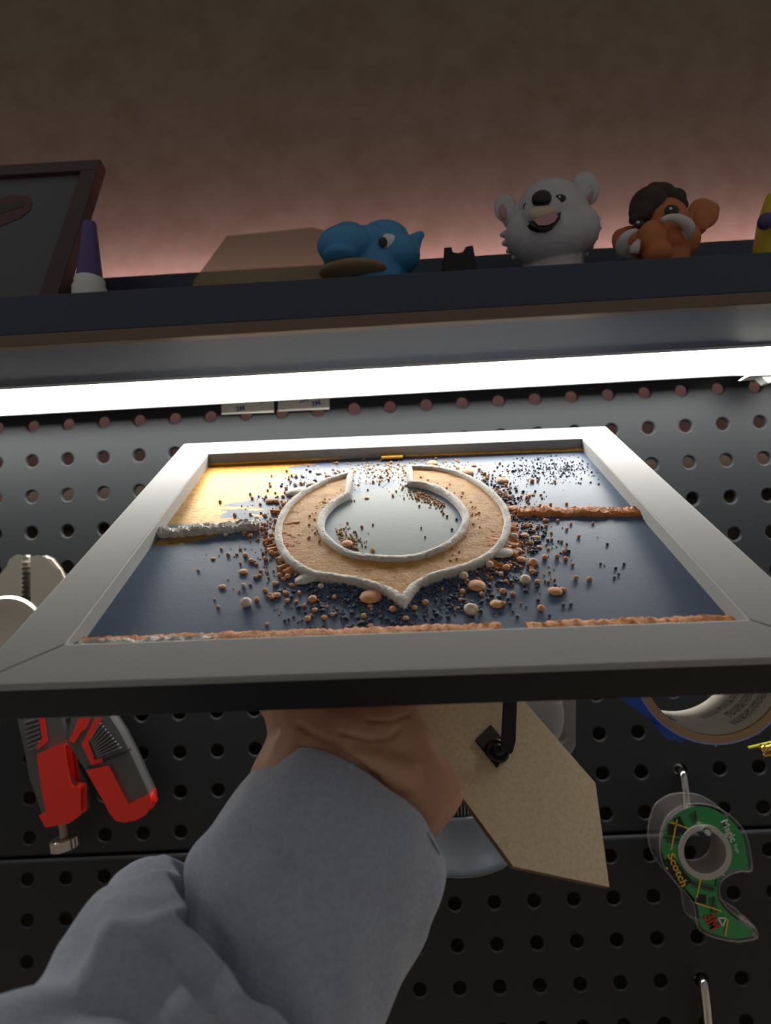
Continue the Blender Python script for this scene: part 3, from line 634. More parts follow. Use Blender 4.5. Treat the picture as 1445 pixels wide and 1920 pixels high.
def body_disp(s_, q):
    g_ = math.exp(-(s_/.16)**2)
    d = g_*(2.7*math.sin(11*q+.6) + 1.4*math.sin(19*q)) + math.exp(-((s_-.2)/.18)**2)*1.3*math.sin(8*q+5*s_)
    d += fold(s_, q, .14, 2.05, .09, .16, -5.5) + fold(s_, q, .22, 2.45, .16, .16, 2.6) + fold(s_, q, .30, 1.75, .16, .18, 2.4) + fold(s_, q, .36, 2.15, .14, .16, -4.6)
    d += fold(s_, q, .16, 1.5, .12, .12, -4.2) + fold(s_, q, .2, 1.15, .1, .12, 2.2) + fold(s_, q, .5, 2.6, .14, .4, -3.0) + fold(s_, q, .62, 1.2, .2, .3, -2.4)
    d += 1.5*math.sin(4*q+9*s_) + 1.1*math.sin(6*q-16*s_) + .7*math.sin(9*q+22*s_)
    return d
bs = [((318, 1650), (692, 1970), 186, 33), ((292, 1632), (700, 1985), 185, 40), ((200, 1665), (682, 2020), 182, 42), ((143, 1770), (640, 2080), 176, 42), ((60, 1850), (580, 2180), 168, 41), ((-120, 1910), (500, 2350), 155, 40), ((-330, 1990), (420, 2600), 140, 40), ((-600, 2120), (320, 2900), 122, 40), ((-1400, 2500), (150, 3900), 92, 40), ((-2600, 3100), (-100, 5200), 70, 40)]
br_ = sleeve_rings(bs[1:], 10, 128, body_disp); cb0 = sum(np.array(p) for p in br_[0])/128; axb = nrm(cb0 - sum(np.array(p) for p in br_[8])/128)
hem = [[cb0 + (p-cb0)*f_ + axb*g_ for p in br_[0]] for f_, g_ in ((.70, -6), (.84, -.5), (.90, 2.0), (.95, 3.0), (.985, 2.2))]
MB().loft(hem + br_, cap=False).build('sleeve', M['cloth'], per, smooth=True)

# ------------------------------------------------------------------ locking pliers hanging on the left
def c1(pts, Y): return [at(x*.3436, 1000+y*.3436, Y) for x, y in pts]
pl = thing('locking_pliers', 'locking pliers with serrated steel jaws and red and charcoal handles', 'pliers', at(120, 1595, -14))
def pp(name, pts, y0, y1, m, bev=.8, parent=pl, px=False, seg=2):
    q = [at(x, y, y1) for x, y in pts] if px else c1(pts, y1)
    return MB().prism(q, (0, y0-y1, 0)).build(name, m, parent, bevel=bev, seg=seg)
jl = pp('fixed_jaw', [(14, 1064), (20, 1050), (31, 1042), (38, 1042), (38, 1119), (16, 1121), (2, 1130), (-26, 1175), (-60, 1170), (-30, 1110), (0, 1080)], -6, -16, M['steel'], .9, px=True)
jr = pp('moving_jaw', [(61, 1045), (72, 1043), (84, 1048), (100, 1068), (111, 1092), (113, 1112), (104, 1135), (90, 1150), (60, 1135)], -6, -15.5, M['steel'], .9, px=True)
for k in range(8):
    y = 1050 + k*8.6
    pp('jaw_tooth', [(37.5, y), (46, y+4.3), (37.5, y+8.4)], -7, -15, M['steel'], 0, jl, True)
    pp('jaw_tooth', [(61.5, y+2), (55, y+6), (61.5, y+10)], -7, -14.5, M['steel'], 0, jr, True)
cB = at(10, 1195, -17); MB().lathe([(27, 0), (27, 3), (25.5, 4.5), (20, 4.5), (19, 4), (0, 4)], cB + np.array([0, 4, 0]), (0, -1, 0), 48).build('jaw_body', M['steel'], pl, smooth=True, angle=30)
pp('linkage', [(-10, 1190), (60, 1180), (135, 1340), (75, 1370), (30, 1330)], -5, -13, M['steel'], .8, px=True)
lh = pp('fixed_handle', [(100, 900), (300, 890), (320, 1020), (340, 1160), (360, 1300), (420, 1420), (425, 1520), (262, 1560), (245, 1520), (180, 1330), (150, 1170), (118, 1035)], -10, -20, M['grip'], 2.2, seg=3)
pp('red_insert', [(215, 1215), (335, 1160), (352, 1290), (375, 1390), (425, 1400), (428, 1530), (370, 1570), (255, 1590), (230, 1545), (265, 1525), (240, 1400)], -17, -24, M['red'], 1.6, lh, seg=3)
pp('red_fin', [(345, 1145), (378, 1140), (418, 1400), (380, 1425)], -14, -18, M['red'], .8, lh)
pp('red_stripe', [(213, 1000), (238, 1000), (256, 1135), (205, 1176), (193, 1160), (234, 1122)], -15, -20.9, M['red'], .4, lh)
for k in range(7):
    y = 1012 + k*25; pp('grip_ridge', [(128+k*4, y+18), (206+k*1.2, y-6), (207+k*1.2, y+3), (129+k*4, y+28)], -15, -21.6, M['ridge'], 0, lh)
rh = pp('lever_handle', [(420, 930), (545, 900), (585, 1015), (640, 1100), (705, 1230), (800, 1440), (802, 1470), (760, 1500), (650, 1500), (560, 1400), (495, 1300), (385, 1135)], -10, -20, M['grip'], 2.2, seg=3)
pp('red_heel', [(492, 1305), (585, 1285), (695, 1500), (800, 1445), (808, 1490), (785, 1525), (740, 1550), (680, 1562), (640, 1555), (612, 1520), (575, 1450)], -12, -22, M['red'], 1.8, rh, seg=3)
pp('red_stripe', [(385, 1130), (430, 1015), (492, 1012), (470, 1060), (440, 1082), (405, 1142)], -14, -20.9, M['red'], .4, rh)
pp('red_stripe', [(522, 1012), (552, 1012), (478, 1142), (498, 1190), (512, 1240), (556, 1230), (556, 1246), (500, 1262), (448, 1150)], -14, -20.9, M['red'], .4, rh)
for k in range(9):
    t = k/8; x0_, y0_ = 488+42*t, 1128+88*t; x1_, y1_ = 552+108*t, 1030+132*t; x1_ -= 8; y1_ += 6
    pp('grip_ridge', [(x0_, y0_), (x1_, y1_), (x1_+4, y1_+6), (x0_+4, y0_+6)], -15, -22, M['ridge'], 0, rh)
pp('parting_line', [(480, 1272), (690, 1188), (690, 1196), (482, 1282)], -15, -20.6, M['fin'], .2, rh)
s_a = at(117, 1535, -15); s_b = at(122, 1572, -15); sd = nrm(s_b-s_a)
scr = MB(); L_ = np.linalg.norm(s_b-s_a); scr.lathe([(2.9 + (.35 if k % 2 else -.25), L_*k/26) for k in range(27)], s_a, sd, 20)
scr = scr.build('adjusting_screw', M['steel'], pl, smooth=False)
kb = MB(); nk_ = 44; rings = []
for h, r in ((0, 7.2), (.6, 8.3), (6.4, 8.3), (7.2, 7.2), (7.3, 3)):
    a = nrm(np.cross(sd, (0, 1, 0))); b_ = np.cross(sd, a); o = s_b - sd*1 + sd*h
    rings.append([o + (r + (.3 if (j % 2) else -.1)*(r > 8))*(a*math.cos(2*math.pi*j/nk_) + b_*math.sin(2*math.pi*j/nk_)) for j in range(nk_)])
kb.loft(rings).build('knurled_knob', M['steel'], scr)

# ------------------------------------------------------------------ blue tape roll
cF = dp(1335, 1242, 298); ro_, rc_, ri_ = 41.0, 39.8, 36.2
tr = thing('tape_roll', 'nearly used up roll of blue masking tape with printed paper core', 'tape roll', cF + np.array([0, 24, -ro_]))
ax = np.array([0, 1., 0]); W_ = 47.0
def ringband(r0, r1, y0, y1, n=72):
    mb = MB(); A = np.linspace(0, 2*math.pi, n, endpoint=False)
    rr = [[cF + np.array([r*math.cos(q), y, r*math.sin(q)]) for q in A] for r, y in ((r0, y0), (r1, y0), (r1, y1), (r0, y1), (r0, y0))]
    mb.loft(rr, cap=False); return mb
ringband(rc_, ro_, .2, W_).build('blue_tape', M['bluetape'], tr, smooth=True, angle=40)
ringband(rc_-.1, ro_-.1, 0, .3).build('tape_edge', M['blueedge'], tr, smooth=True, angle=40)
ringband(ri_, rc_, -.3, W_).build('card_core', M['card'], tr, smooth=True, angle=40)
A = np.linspace(0, 2*math.pi, 72, endpoint=False)
lin = MB().loft([[cF + np.array([(ri_-.12)*math.cos(q), y, (ri_-.12)*math.sin(q)]) for q in A] for y in (W_-.5, 1.2)], cap=False).build('paper_liner', M['paper'], tr, smooth=True)
for (q0, q1, y0, y1) in ((-70, -28, 8, 14), (-64, -28, 17, 24), (-22, 8, 8, 13), (-22, 10, 16, 23), (-80, -30, 27, 33), (-20, 15, 27, 33)):
    B_ = np.radians(np.linspace(q0, q1, 14))
    MB().loft([[cF + np.array([(ri_-.25)*math.cos(q), y, (ri_-.25)*math.sin(q)]) for q in B_] for y in (y1, y0)], cap=False, closed=False).build('print_block', M['print'], lin, smooth=True)
fl = [at(x, y, cF[1]+W_*.3) for x, y in ((1226, 1360), (1249, 1385), (1258, 1388), (1268, 1388), (1276, 1394), (1284, 1387), (1306, 1384), (1290, 1374), (1255, 1355))]
MB().prism(fl, (0, 7, 3)).build('loose_tape_end', M['bluetape'], tr)
cu = [cF + np.array([ro_*math.cos(q), 4, ro_*math.sin(q)]) for q in np.radians([-100, -92, -84, -78])] + [dp(1338, 1392, 300), dp(1342, 1400, 300)]
MB().tube(cu, .5, 6).build('curled_edge', M['blueedge'], tr)
def hook(name, label, pts, r=2.6, smooth_n=8, group='chrome peg hooks'):
    h_ = thing(name, label, 'hook', pts[-1], group)
    c = cat(pts, smooth_n)
    MB().tube(c, [r]*(len(c)-2) + [r*.95, r*.6], 14).build('hook_rod', M['chrome'], h_, smooth=True, angle=50)
    MB().lathe([(4.2, 0), (4.2, .6), (3.2, 1.2), (2.4, 1.2)], np.array(pts[0]) + np.array([0, -.0, 0]), (0, -1, 0), 20).build('hook_collar', M['chrome'], h_, smooth=True, angle=40)
    return h_
hp = cF + np.array([0, 0, ri_-3.2])
hook('peg_hook', 'chrome peg hook carrying the blue tape roll', [hp*[1, 0, 1] + [0, 3, 3], hp*[1, 0, 1] + [0, -8, 1], hp*[1, 0, 1] + [0, -40, 0], hp*[1, 0, 1] + [0, -84, 0], hp*[1, 0, 1] + [0, -94, 4]], 2.2)

# ------------------------------------------------------------------ tape dispenser
YF, YB = -31.0, -15.0
def c5(x, y, Y=YF): return at(1180 + x*.2083, 1400 + y*.2083, Y)
out = [(340, 620), (450, 540), (560, 515), (700, 520), (830, 570), (960, 670), (1050, 800), (1090, 980), (1097, 1118), (1000, 1122), (900, 1155), (830, 1210), (806, 1300), (840, 1400), (930, 1500), (1050, 1575), (1130, 1640), (1150, 1722), (1000, 1752), (860, 1742), (700, 1695), (625, 1640), (600, 1560), (590, 1470), (560, 1390), (500, 1310), (400, 1210), (310, 1080), (275, 950), (272, 850), (295, 730)]
def smoothpoly(p, n=3): return [tuple(q) for q in cat([np.array(x, float) for x in p], n, True)]
outs = smoothpoly(out)
td = thing('tape_dispenser', 'clear snail-shaped tape dispenser with green tartan label on a peg hook', 'tape dispenser', c5(860, 1745, -23))
fp = [c5(*p) for p in outs]; ctr = sum(fp)/len(fp)
bp_ = [p + np.array([0, YB-YF, 0]) for p in fp]
MB().loft([fp, bp_], cap=False).build('clear_side_wall', M['clear'], td, smooth=True)
MB().tube(fp + [fp[0], fp[1]], .45, 6, cap=False).build('front_rim', M['clear2'], td, smooth=True)
MB().tube(bp_ + [bp_[0], bp_[1]], .45, 6, cap=False).build('back_rim', M['clear2'], td, smooth=True)
hc = c5(678, 950); px_mm = .2083*(CAM[1]*-1 + YF)/FPX
Rh, Rin = 222*px_mm, 178*px_mm
# green label plate with the round hole: strip between the hole and the outline
ins = 26*px_mm
def label_plate(Y, m, name):
    ang = np.linspace(0, 2*math.pi, 96, endpoint=False)
    poly = np.array([(p[0], p[2]) for p in fp]); c2 = np.array([hc[0], hc[2]])
    def cast(q):                       # the farthest crossing of the outline seen from the hub
        d = np.array([math.cos(q), math.sin(q)]); best = 0
        for i in range(len(poly)):
            a, b_ = poly[i]-c2, poly[(i+1) % len(poly)]-c2; e_ = b_-a; den = d[0]*e_[1]-d[1]*e_[0]
            if abs(den) < 1e-9: continue
            t = (a[0]*e_[1]-a[1]*e_[0])/den; u = (a[0]*d[1]-a[1]*d[0])/den
            if t > 0 and 0 <= u <= 1 and (best == 0 or t < best): best = t
        return best
    # disc part
    ro2 = [max(min(cast(q), 400*px_mm)-ins, Rh+.2) for q in ang]
    mb = MB(); mb.loft([[np.array([c2[0]+r*math.cos(q), Y, c2[1]+r*math.sin(q)]) for q, r in zip(ang, ro2)], [np.array([c2[0]+Rh*math.cos(q), Y, c2[1]+Rh*math.sin(q)]) for q in ang]], cap=False)
    return mb.build(name, m, td)
label_plate(YF+.7, M['green'], 'green_label')
tail = [(420, 1215), (560, 1165), (700, 1185), (830, 1160), (812, 1200), (785, 1300), (818, 1412), (915, 1520), (1030, 1600), (1095, 1650), (1095, 1700), (1000, 1728), (870, 1718), (720, 1672), (650, 1625), (628, 1560), (618, 1465), (588, 1380), (525, 1295)]
MB().prism([c5(*p, YF+1.0) for p in smoothpoly(tail)], (0, .3, 0)).build('green_label_tail', M['green'], td)
def strip(p, q, w, m, name, lift):
    a, b_ = c5(*p, YF+lift), c5(*q, YF+lift); d = nrm(b_-a); n_ = np.array([-d[2], 0, d[0]])*w*px_mm/2
    MB().prism([a+n_, b_+n_, b_-n_, a-n_], (0, .12, 0)).build(name, m, td)
strip((425, 640), (500, 790), 60, M['blackink'], 'tartan_square', .42)
strip((330, 1010), (520, 1250), 110, M['blackink'], 'tartan_square', .42)
strip((345, 745), (455, 760), 90, M['blackink'], 'tartan_square', .43)
strip((610, 1370), (690, 1375), 70, M['blackink'], 'tartan_square', .43)
strip((330, 835), (465, 855), 55, M['green2'], 'tartan_band', .47)
strip((560, 600), (600, 690), 60, M['green2'], 'tartan_band', .47)
strip((560, 1230), (760, 1285), 50, M['green2'], 'tartan_band', .47)
strip((745, 1360), (770, 1500), 50, M['green2'], 'tartan_band', .47)
for p, q in (((365, 680), (540, 740)), ((428, 655), (375, 930)), ((640, 1190), (605, 1360)), ((590, 1405), (825, 1480)), ((885, 1555), (860, 1705)), ((820, 1140), (855, 1160)), ((330, 1085), (345, 1105))):
    strip(p, q, 11, M['yellow'], 'tartan_line', .36)
for p, q in (((595, 575), (590, 680)), ((300, 815), (470, 850)), ((545, 1225), (770, 1290)), ((780, 1190), (775, 1260)), ((760, 1350), (735, 1480))):
    strip(p, q, 9, M['blackink'], 'tartan_line', .38)
def letters(body, p, q, h, m, name, bold=.0, lift=.30, k_=1.0):
    a, b_ = c5(*p, YF+lift), c5(*q, YF+lift); xd = nrm(b_-a); yd = np.array([-xd[2], 0, xd[0]]); L_ = np.linalg.norm(b_-a)
    t = text_mb(body, 1.0, a, xd, yd, (0, -1, 0), .0, 0); ext = max((np.array(v)-a) @ xd for v in t.v)
    t = text_mb(body, h*px_mm, a, xd*(L_/ext/(h*px_mm)), yd, (0, -1, 0), .1, bold); t.build(name, m, td)
letters('Scotch', (338, 975), (468, 1262), 88, M['yellow'], 'yellow_lettering', .10)
letters('Magic', (822, 672), (912, 862), 86, M['whiteink'], 'white_lettering', .07)
letters('Tape', (930, 885), (968, 958), 40, M['whiteink'], 'small_white_lettering', .0)
letters('3M', (665, 1530), (735, 1655), 125, M['redink'], 'red_lettering', .25)
tri = [(795, 1540), (868, 1545), (840, 1620)]
for k in range(3): strip(tri[k], tri[(k+1) % 3], 12, M['whiteink'], 'recycling_triangle', .34)
# hub and the roll of tape behind the label
def ringy(r0, r1, y0, y1, name, m, n=64):
    A = np.linspace(0, 2*math.pi, n, endpoint=False); c = np.array([hc[0], 0, hc[2]])
    MB().loft([[c + np.array([r*math.cos(q), y, r*math.sin(q)]) for q in A] for r, y in ((r0, y0), (r1, y0), (r1, y1), (r0, y1), (r0, y0))], cap=False).build(name, m, td, smooth=True, angle=40)
ringy(Rin, Rh, YF-.3, YB+.5, 'hub_ring', M['hub'])
ringy(Rh*1.02, Rh*1.32, YF+2.5, YB-1.5, 'wound_tape', M['clear2'])
MB().prism([c5(1085, 1640, YF+1), c5(1135, 1625, YF+1), c5(1150, 1720, YF+1), c5(1090, 1700, YF+1)], (0, 12, 0)).build('cutter_blade', M['clear2'], td)
h0 = at(1273, 1444, 0)
ht = c5(700, 790, 0); hd_ = c5(505, 470, 0)
hook('peg_hook', 'chrome peg hook holding up the green tape dispenser', [h0 + [0, 3, 0], h0 + [0, -4, 0], at(1280, 1453, -9), at(1284, 1480, -10.5), at(1290, 1530, -11), at(1312, 1556, -12), at(1322, 1559, -22), at(1326, 1560, -38)], 2.5)
h1 = at(1312, 1831, 0)
hook('peg_hook', 'empty chrome peg hook at the lower right below the tape dispenser', [h1 + [0, 3, 0], h1 + [0, -4, 0], at(1318, 1843, -9), at(1322, 1872, -11), at(1327, 1925, -11.5), at(1330, 1980, -13), at(1331, 1995, -24), at(1331, 1985, -34)], 2.7)

# ------------------------------------------------------------------ small things on the board
bw = thing('brass_tipped_tool', 'brass-tipped tool with a lime green rod poking in from the right edge', 'tool', at(1450, 1420, -14))
a, b_ = at(1403, 1402, -16), at(1530, 1372, -16); MB().tube([a, b_], .9, 8).build('lime_rod', M['lime'], bw, smooth=True)
a, b_ = at(1424, 1405, -20), at(1530, 1385, -20); d = nrm(b_-a)
MB().lathe([(1.2, 0), (2.4, .8), (2.9, 2), (2.4, 3.2), (2.0, 3.6), (2.0, 5.5), (2.6, 6), (2.6, 8), (1.9, 8.5), (1.9, 36)], a, d, 18).build('brass_tip', M['brass'], bw, smooth=True, angle=40)
a, b_ = at(1430, 1416, -18), at(1530, 1398, -18); MB().tube([a, b_], [1.2, 1.6], 10).build('brass_pin', M['brass'], bw, smooth=True)

pb = thing('plastic_pouch', 'clear plastic pouch hanging behind the fibreboard easel leg', 'pouch', at(1040, 1420, -14))
Y0 = -14
pg = [(955, 1240), (1078, 1236), (1078, 1398), (1066, 1420), (960, 1404)]
fr = [at(x, y, Y0) for x, y in pg]
MB().prism(fr, (0, 1.2, 0)).build('pouch_film', M['clear2'], pb, bevel=.3)
cn = at(1010, 1340, Y0-2); mb = MB(); mb.ball(cn, (16, 3.2, 22), 20, 12); mb.build('pouch_bulge', M['clear2'], pb, smooth=True)

# grey flared base with ribbed collar, seen between the wrist and the easel leg
cb = dp(857, 1585, 347)
rb = thing('ribbed_canister', 'grey flared round stand with ribbed black collar between wrist and easel leg', 'canister', cb)
MB().lathe([(30, -.6), (34.6, 0), (35.4, .9), (35.2, 2), (33.5, 3.6), (30, 6.2), (26.5, 10), (23.6, 15), (21.9, 20), (21.2, 22.6), (20.6, 23.6), (18.6, 23.8)], cb, (0, 0, 1), 72).build('flared_base', M['greybase'], rb, smooth=True, angle=60)
co = MB().lathe([(17.6, 23), (17.6, 47), (16, 49), (0, 49)], cb, (0, 0, 1), 48).build('collar', M['fin'], rb, smooth=True, angle=40)
for k in range(60):
    q = 2*math.pi*k/60; c_, s_ = math.cos(q), math.sin(q)
    if k == 0:
        fin = MB().box(cb + np.array([18.2*c_, 18.2*s_, 35.5]), (.8*c_, .8*s_, 0), (-.28*s_, .28*c_, 0), (0, 0, 11)).build('collar_rib', M['finl'], co)
    else:
        f2 = fin.copy(); col.objects.link(f2); f2.parent = co
        f2.matrix_local = Matrix.Translation(Vector(wv(cb)-ORG[rb.name])) @ Matrix.Rotation(q, 4, 'Z') @ Matrix.Translation(-Vector(wv(cb)-ORG[rb.name]))
MB().abox(cb[0]-6, cb[0]+6, cb[1]+17, 0, cb[2]+38, cb[2]+44).build('mounting_arm', M['fin'], rb, bevel=.6)

# ------------------------------------------------------------------ things standing on the shelf
SZ = H(126.5)
def fig(d): 
    k = d/FPX
    def G(px, py, dd=0.): return dp(px, py, d+dd)
    return G, k
# leaning picture at the far left
BR, TR = dp(100, 575, 296), dp(189, 298, 345); TLp, BLp = TR + (dp(0, 309, 345)-TR)*1.25, None
BLp = BR + (TLp-TR)*1.0; ux = nrm(TR-TLp); vy = nrm(TR-BR); vy = nrm(vy - ux*(vy @ ux)); nz = np.cross(ux, vy); hgt = np.linalg.norm(TR-BR); wid = 96.0
lo = (SZ - TR[2])/vy[2] * -1; hgt = lo
BRb = TR - vy*hgt; bo = BRb - ux*wid
lp_ = thing('leaning_picture', 'dark maroon framed picture leaning back at the left end of the shelf', 'picture frame', bo + ux*wid/2)
def lpb(u0, u1, v0, v1, n0, n1, name, m, bev=.5):
    MB().box(bo + ux*(u0+u1)/2 + vy*(v0+v1)/2 + nz*(n0+n1)/2, ux*(u1-u0)/2, vy*(v1-v0)/2, nz*(n1-n0)/2).build(name, m, lp_, bevel=bev)
bw_ = 11
lpb(0, wid, hgt-bw_, hgt, -8, 0, 'frame_rail', M['framepic']); lpb(0, wid, 0, bw_, -8, 0, 'frame_rail', M['framepic'])
lpb(0, bw_, bw_, hgt-bw_, -8, 0, 'frame_rail', M['framepic']); lpb(wid-bw_, wid, bw_, hgt-bw_, -8, 0, 'frame_rail', M['framepic'])
lpb(bw_, wid-bw_, bw_, hgt-bw_, -7, -3, 'print', M['picture'], 0)
def on_lp(px, py):
    r = ray(px, py); t = ((bo - nz*2.9 - CAM) @ nz)/(r @ nz); return CAM + r*t
for pts in ([(-20, 380), (20, 366), (52, 368), (60, 378), (56, 395), (40, 408), (0, 425), (-20, 430)], [(-20, 395), (25, 380), (48, 380), (44, 388), (-20, 408)]):
    MB().prism([on_lp(*p) for p in pts], nz*(.3 if len(pts) > 6 else .5)).build('printed_motif', M['motif'] if len(pts) > 6 else M['dark'], lp_)

# purple nozzle cap with white ring
G, k = fig(300); b0 = G(168, 536); b0[2] = SZ
nz_ = thing('nozzle_bottle', 'small bottle with a tapered purple nozzle and white ring beside the leaning picture', 'bottle', b0)
zt, zr0, zr1 = G(162, 418)[2], G(168, 541)[2], G(168, 524)[2]
MB().lathe([(9, 0), (9, zr0-SZ)], b0, (0, 0, 1), 28).build('bottle', M['white'], nz_, smooth=True, angle=40)
MB().lathe([(7.8, 0), (8, .8), (8, zr1-zr0-.8), (7.6, zr1-zr0)], b0 + [0, 0, zr0-SZ], (0, 0, 1), 28).build('white_ring', M['white'], nz_, smooth=True, angle=40)
MB().lathe([(7.2, 0), (6.8, 1.5), (3.6, zt-zr1-.8), (3.2, zt-zr1)], b0 + [0, 0, zr1-SZ], (0, 0, 1), 28).build('purple_nozzle', M['purple'], nz_, smooth=True, angle=40)

# amber tinted see-through case
pts_f = [(362, 530), (425, 444), (585, 428), (640, 440), (640, 515)]
G, k = fig(330)
cs_ = thing('plastic_case', 'see-through amber plastic case lying behind the blue figurine', 'case', [G(500, 520)[0], G(500, 520)[1], SZ])
ff = [G(x, y) for x, y in pts_f]; dz_ = min(p[2] for p in ff)-SZ
ff = ff + [np.array([ff[-1][0], ff[-1][1], SZ]), np.array([ff[0][0]-4, ff[0][1], SZ])]
MB().prism(ff, (0, .8, 0)).build('case_front', M['smoke'], cs_)
MB().prism([p + np.array([0, 26, 0]) for p in ff], (0, .8, 0)).build('case_back', M['smoke'], cs_)
for i in (0, 1, 2): MB().prism([ff[i], ff[i+1], ff[i+1]+[0, 26, 0], ff[i]+[0, 26, 0]], (0, 0, .8)).build('case_wall', M['smoke'], cs_)

# blue vinyl toad: a plain stand-in
G, k = fig(322)
bf = thing('blue_figurine', 'blue vinyl animal figurine with bumpy brow and tan jaw on the shelf', 'figurine', [G(690, 500)[0], G(690, 500)[1], SZ])
mb = MB()
def S_(px, py, r, dd=0., sx=1, sz=1, sy=1): mb.ball(G(px, py, dd), (r*k*sx, r*k*sy, r*k*sz), 22, 14)
S_(690, 482, 70, 4, 1.30, .66); S_(648, 462, 46, -12, 1.2, .78); S_(652, 440, 30, -4, 1.2, .68); S_(720, 452, 44, 0, 1.15, .82); S_(742, 478, 46, -3, 1.05, .85); S_(690, 462, 48, -4, 1.3, .7)
mb.capsule(G(755, 470, 4), G(788, 441, 6), 24*k, 9*k); mb.capsule(G(760, 490, 4), G(780, 455, 6), 22*k, 12*k); S_(636, 476, 26, -21, 1.2, .5)
bz = G(690, 560); mb.capsule(np.array([bz[0], bz[1]+3, SZ+16]), G(700, 500, 5), 20, 22)
mb.lathe([(22, 0), (23, 1), (21, 14), (18, 24)], [bz[0], bz[1]+3, SZ], (0, 0, 1), 28)
b1 = mb.blob('head_and_body', M['blue'], bf, voxel=.7, it=16)
mb = MB(); mb.ball(G(662, 509, -13), (66*k, 42*k, 15*k), 24, 12); mb.blob('lower_jaw', M['jaw'], b1, voxel=.7, it=4)
e_ = MB().ball(G(727, 453, -14.5), (19*k, 9*k, 15*k), 20, 12).build('eye', M['eyew'], b1, smooth=True)
MB().ball(G(718, 454, -17.0), (8*k, 4*k, 10*k), 16, 10).build('pupil', M['dark'], e_, smooth=True)

# small black saddle-shaped bracket
G, k = fig(312)
br = [(826, 500), (834, 466), (845, 465), (847, 474), (858, 476), (868, 474), (874, 464), (885, 462), (896, 492)]
q = [G(*p) for p in br]; q[0][2] = q[-1][2] = SZ; q[0][0] -= 3; q[-1][0] += 3
o_ = MB().prism(q, (0, 12, 0)).build('saddle_bracket', M['black'], None, bevel=.5)
tag(o_, 'small black saddle-shaped bracket between the blue figurine and the polar bear', 'bracket')

# white bear
G, k = fig(322)
be = thing('bear_figurine', 'white bear figurine with open smile and upturned black nose', 'figurine', [G(1035, 480)[0], G(1035, 480)[1], SZ])
mb = MB()
S_(1035, 420, 72, 3, 1.02, .95); S_(1030, 392, 58, 0, 1.1, .9); S_(990, 438, 44, -6); S_(1078, 432, 46, -4); S_(1030, 450, 60, -6, 1.2, .8); S_(1016, 402, 35, -17, 1.1, .95); S_(1018, 420, 30, -15, 1.1, .8)
for x, y, r, dd, ex in ((946, 391, 25, 3, .85), (1098, 354, 31, 6, .9)): S_(x, y, r, dd, ex, 1.15, .45)
mb.capsule(G(960, 410, 4), G(948, 385, 4), 6, 6); mb.capsule(G(1070, 385, 4), G(1092, 362, 6), 7, 7)
for x, y in ((1120, 412), (1122, 428), (1116, 446), (1108, 462), (1098, 476), (943, 440), (946, 456), (954, 470), (964, 482), (1112, 398)):
    c_ = G(1035, 430, 4); t_ = G(x, y, 2); mb.capsule(c_ + (t_-c_)*.7, c_ + (t_-c_)*1.02, 6.5, 1.5)
bz = G(1035, 520); mb.capsule([bz[0], bz[1]+3, SZ+16], G(1035, 470, 6), 17, 18); mb.lathe([(16, 0), (17.5, 1), (17, 12), (14, 22)], [bz[0], bz[1]+3, SZ], (0, 0, 1), 28)
bb_ = mb.blob('head_and_body', M['bearw'], be, voxel=.6, it=4)
mb = MB(); mb.ball(G(1013, 401, -23.5), (22*k, 18*k, 17*k), 20, 12); mb.ball(G(1026, 398, -22.5), (20*k, 16*k, 14*k), 20, 12); mb.blob('muzzle', M['bearm'], bb_, voxel=.6, it=4)
MB().ball(G(1015, 373, -28), (18*k, 14*k, 14.5*k), 20, 12).build('nose', M['dark'], bb_, smooth=True)
mo = MB(); mo.prism([G(x, y, -27.2) for x, y in ((992, 416), (1004, 414), (1020, 412), (1036, 406), (1050, 399), (1049, 410), (1040, 420), (1026, 427), (1010, 427), (998, 423))], (0, 4, 0)); mo = mo.build('open_mouth', M['dark'], bb_, bevel=.4)
MB().prism([G(x, y, -28.0) for x, y in ((1002, 413), (1020, 407), (1040, 401), (1044, 405), (1038, 415), (1024, 421), (1010, 421))], (0, 2, 0)).build('tongue', M['pink'], mo, bevel=.5)
for x, y, dd, a_ in ((986, 390, -19.5, .7), (1050, 372, -18.5, -.5)):
    fr_ = np.array([[math.cos(a_), 0, -math.sin(a_)*-1], [0, 1, 0], [-math.sin(a_), 0, math.cos(a_)]])
    e_ = MB().ball(G(x, y, dd), (6*k, 4*k, 10*k) if a_ > 0 else (11*k, 4*k, 8*k), 16, 10).build('eye', M['dark'], bb_, smooth=True)
    MB().ball(G(x-1, y-3, dd-1.3), 2.0*k, 8, 6).build('eye_glint', M['eyew'], e_, smooth=True)
for x, y, r, dd in ((945, 395, 14, 1.0), (1098, 360, 17, 2.2)): MB().ball(G(x, y, dd), (r*k*.85, 2.2, r*k*1.35), 18, 10).build('inner_ear', M['pink'], bb_, smooth=True)

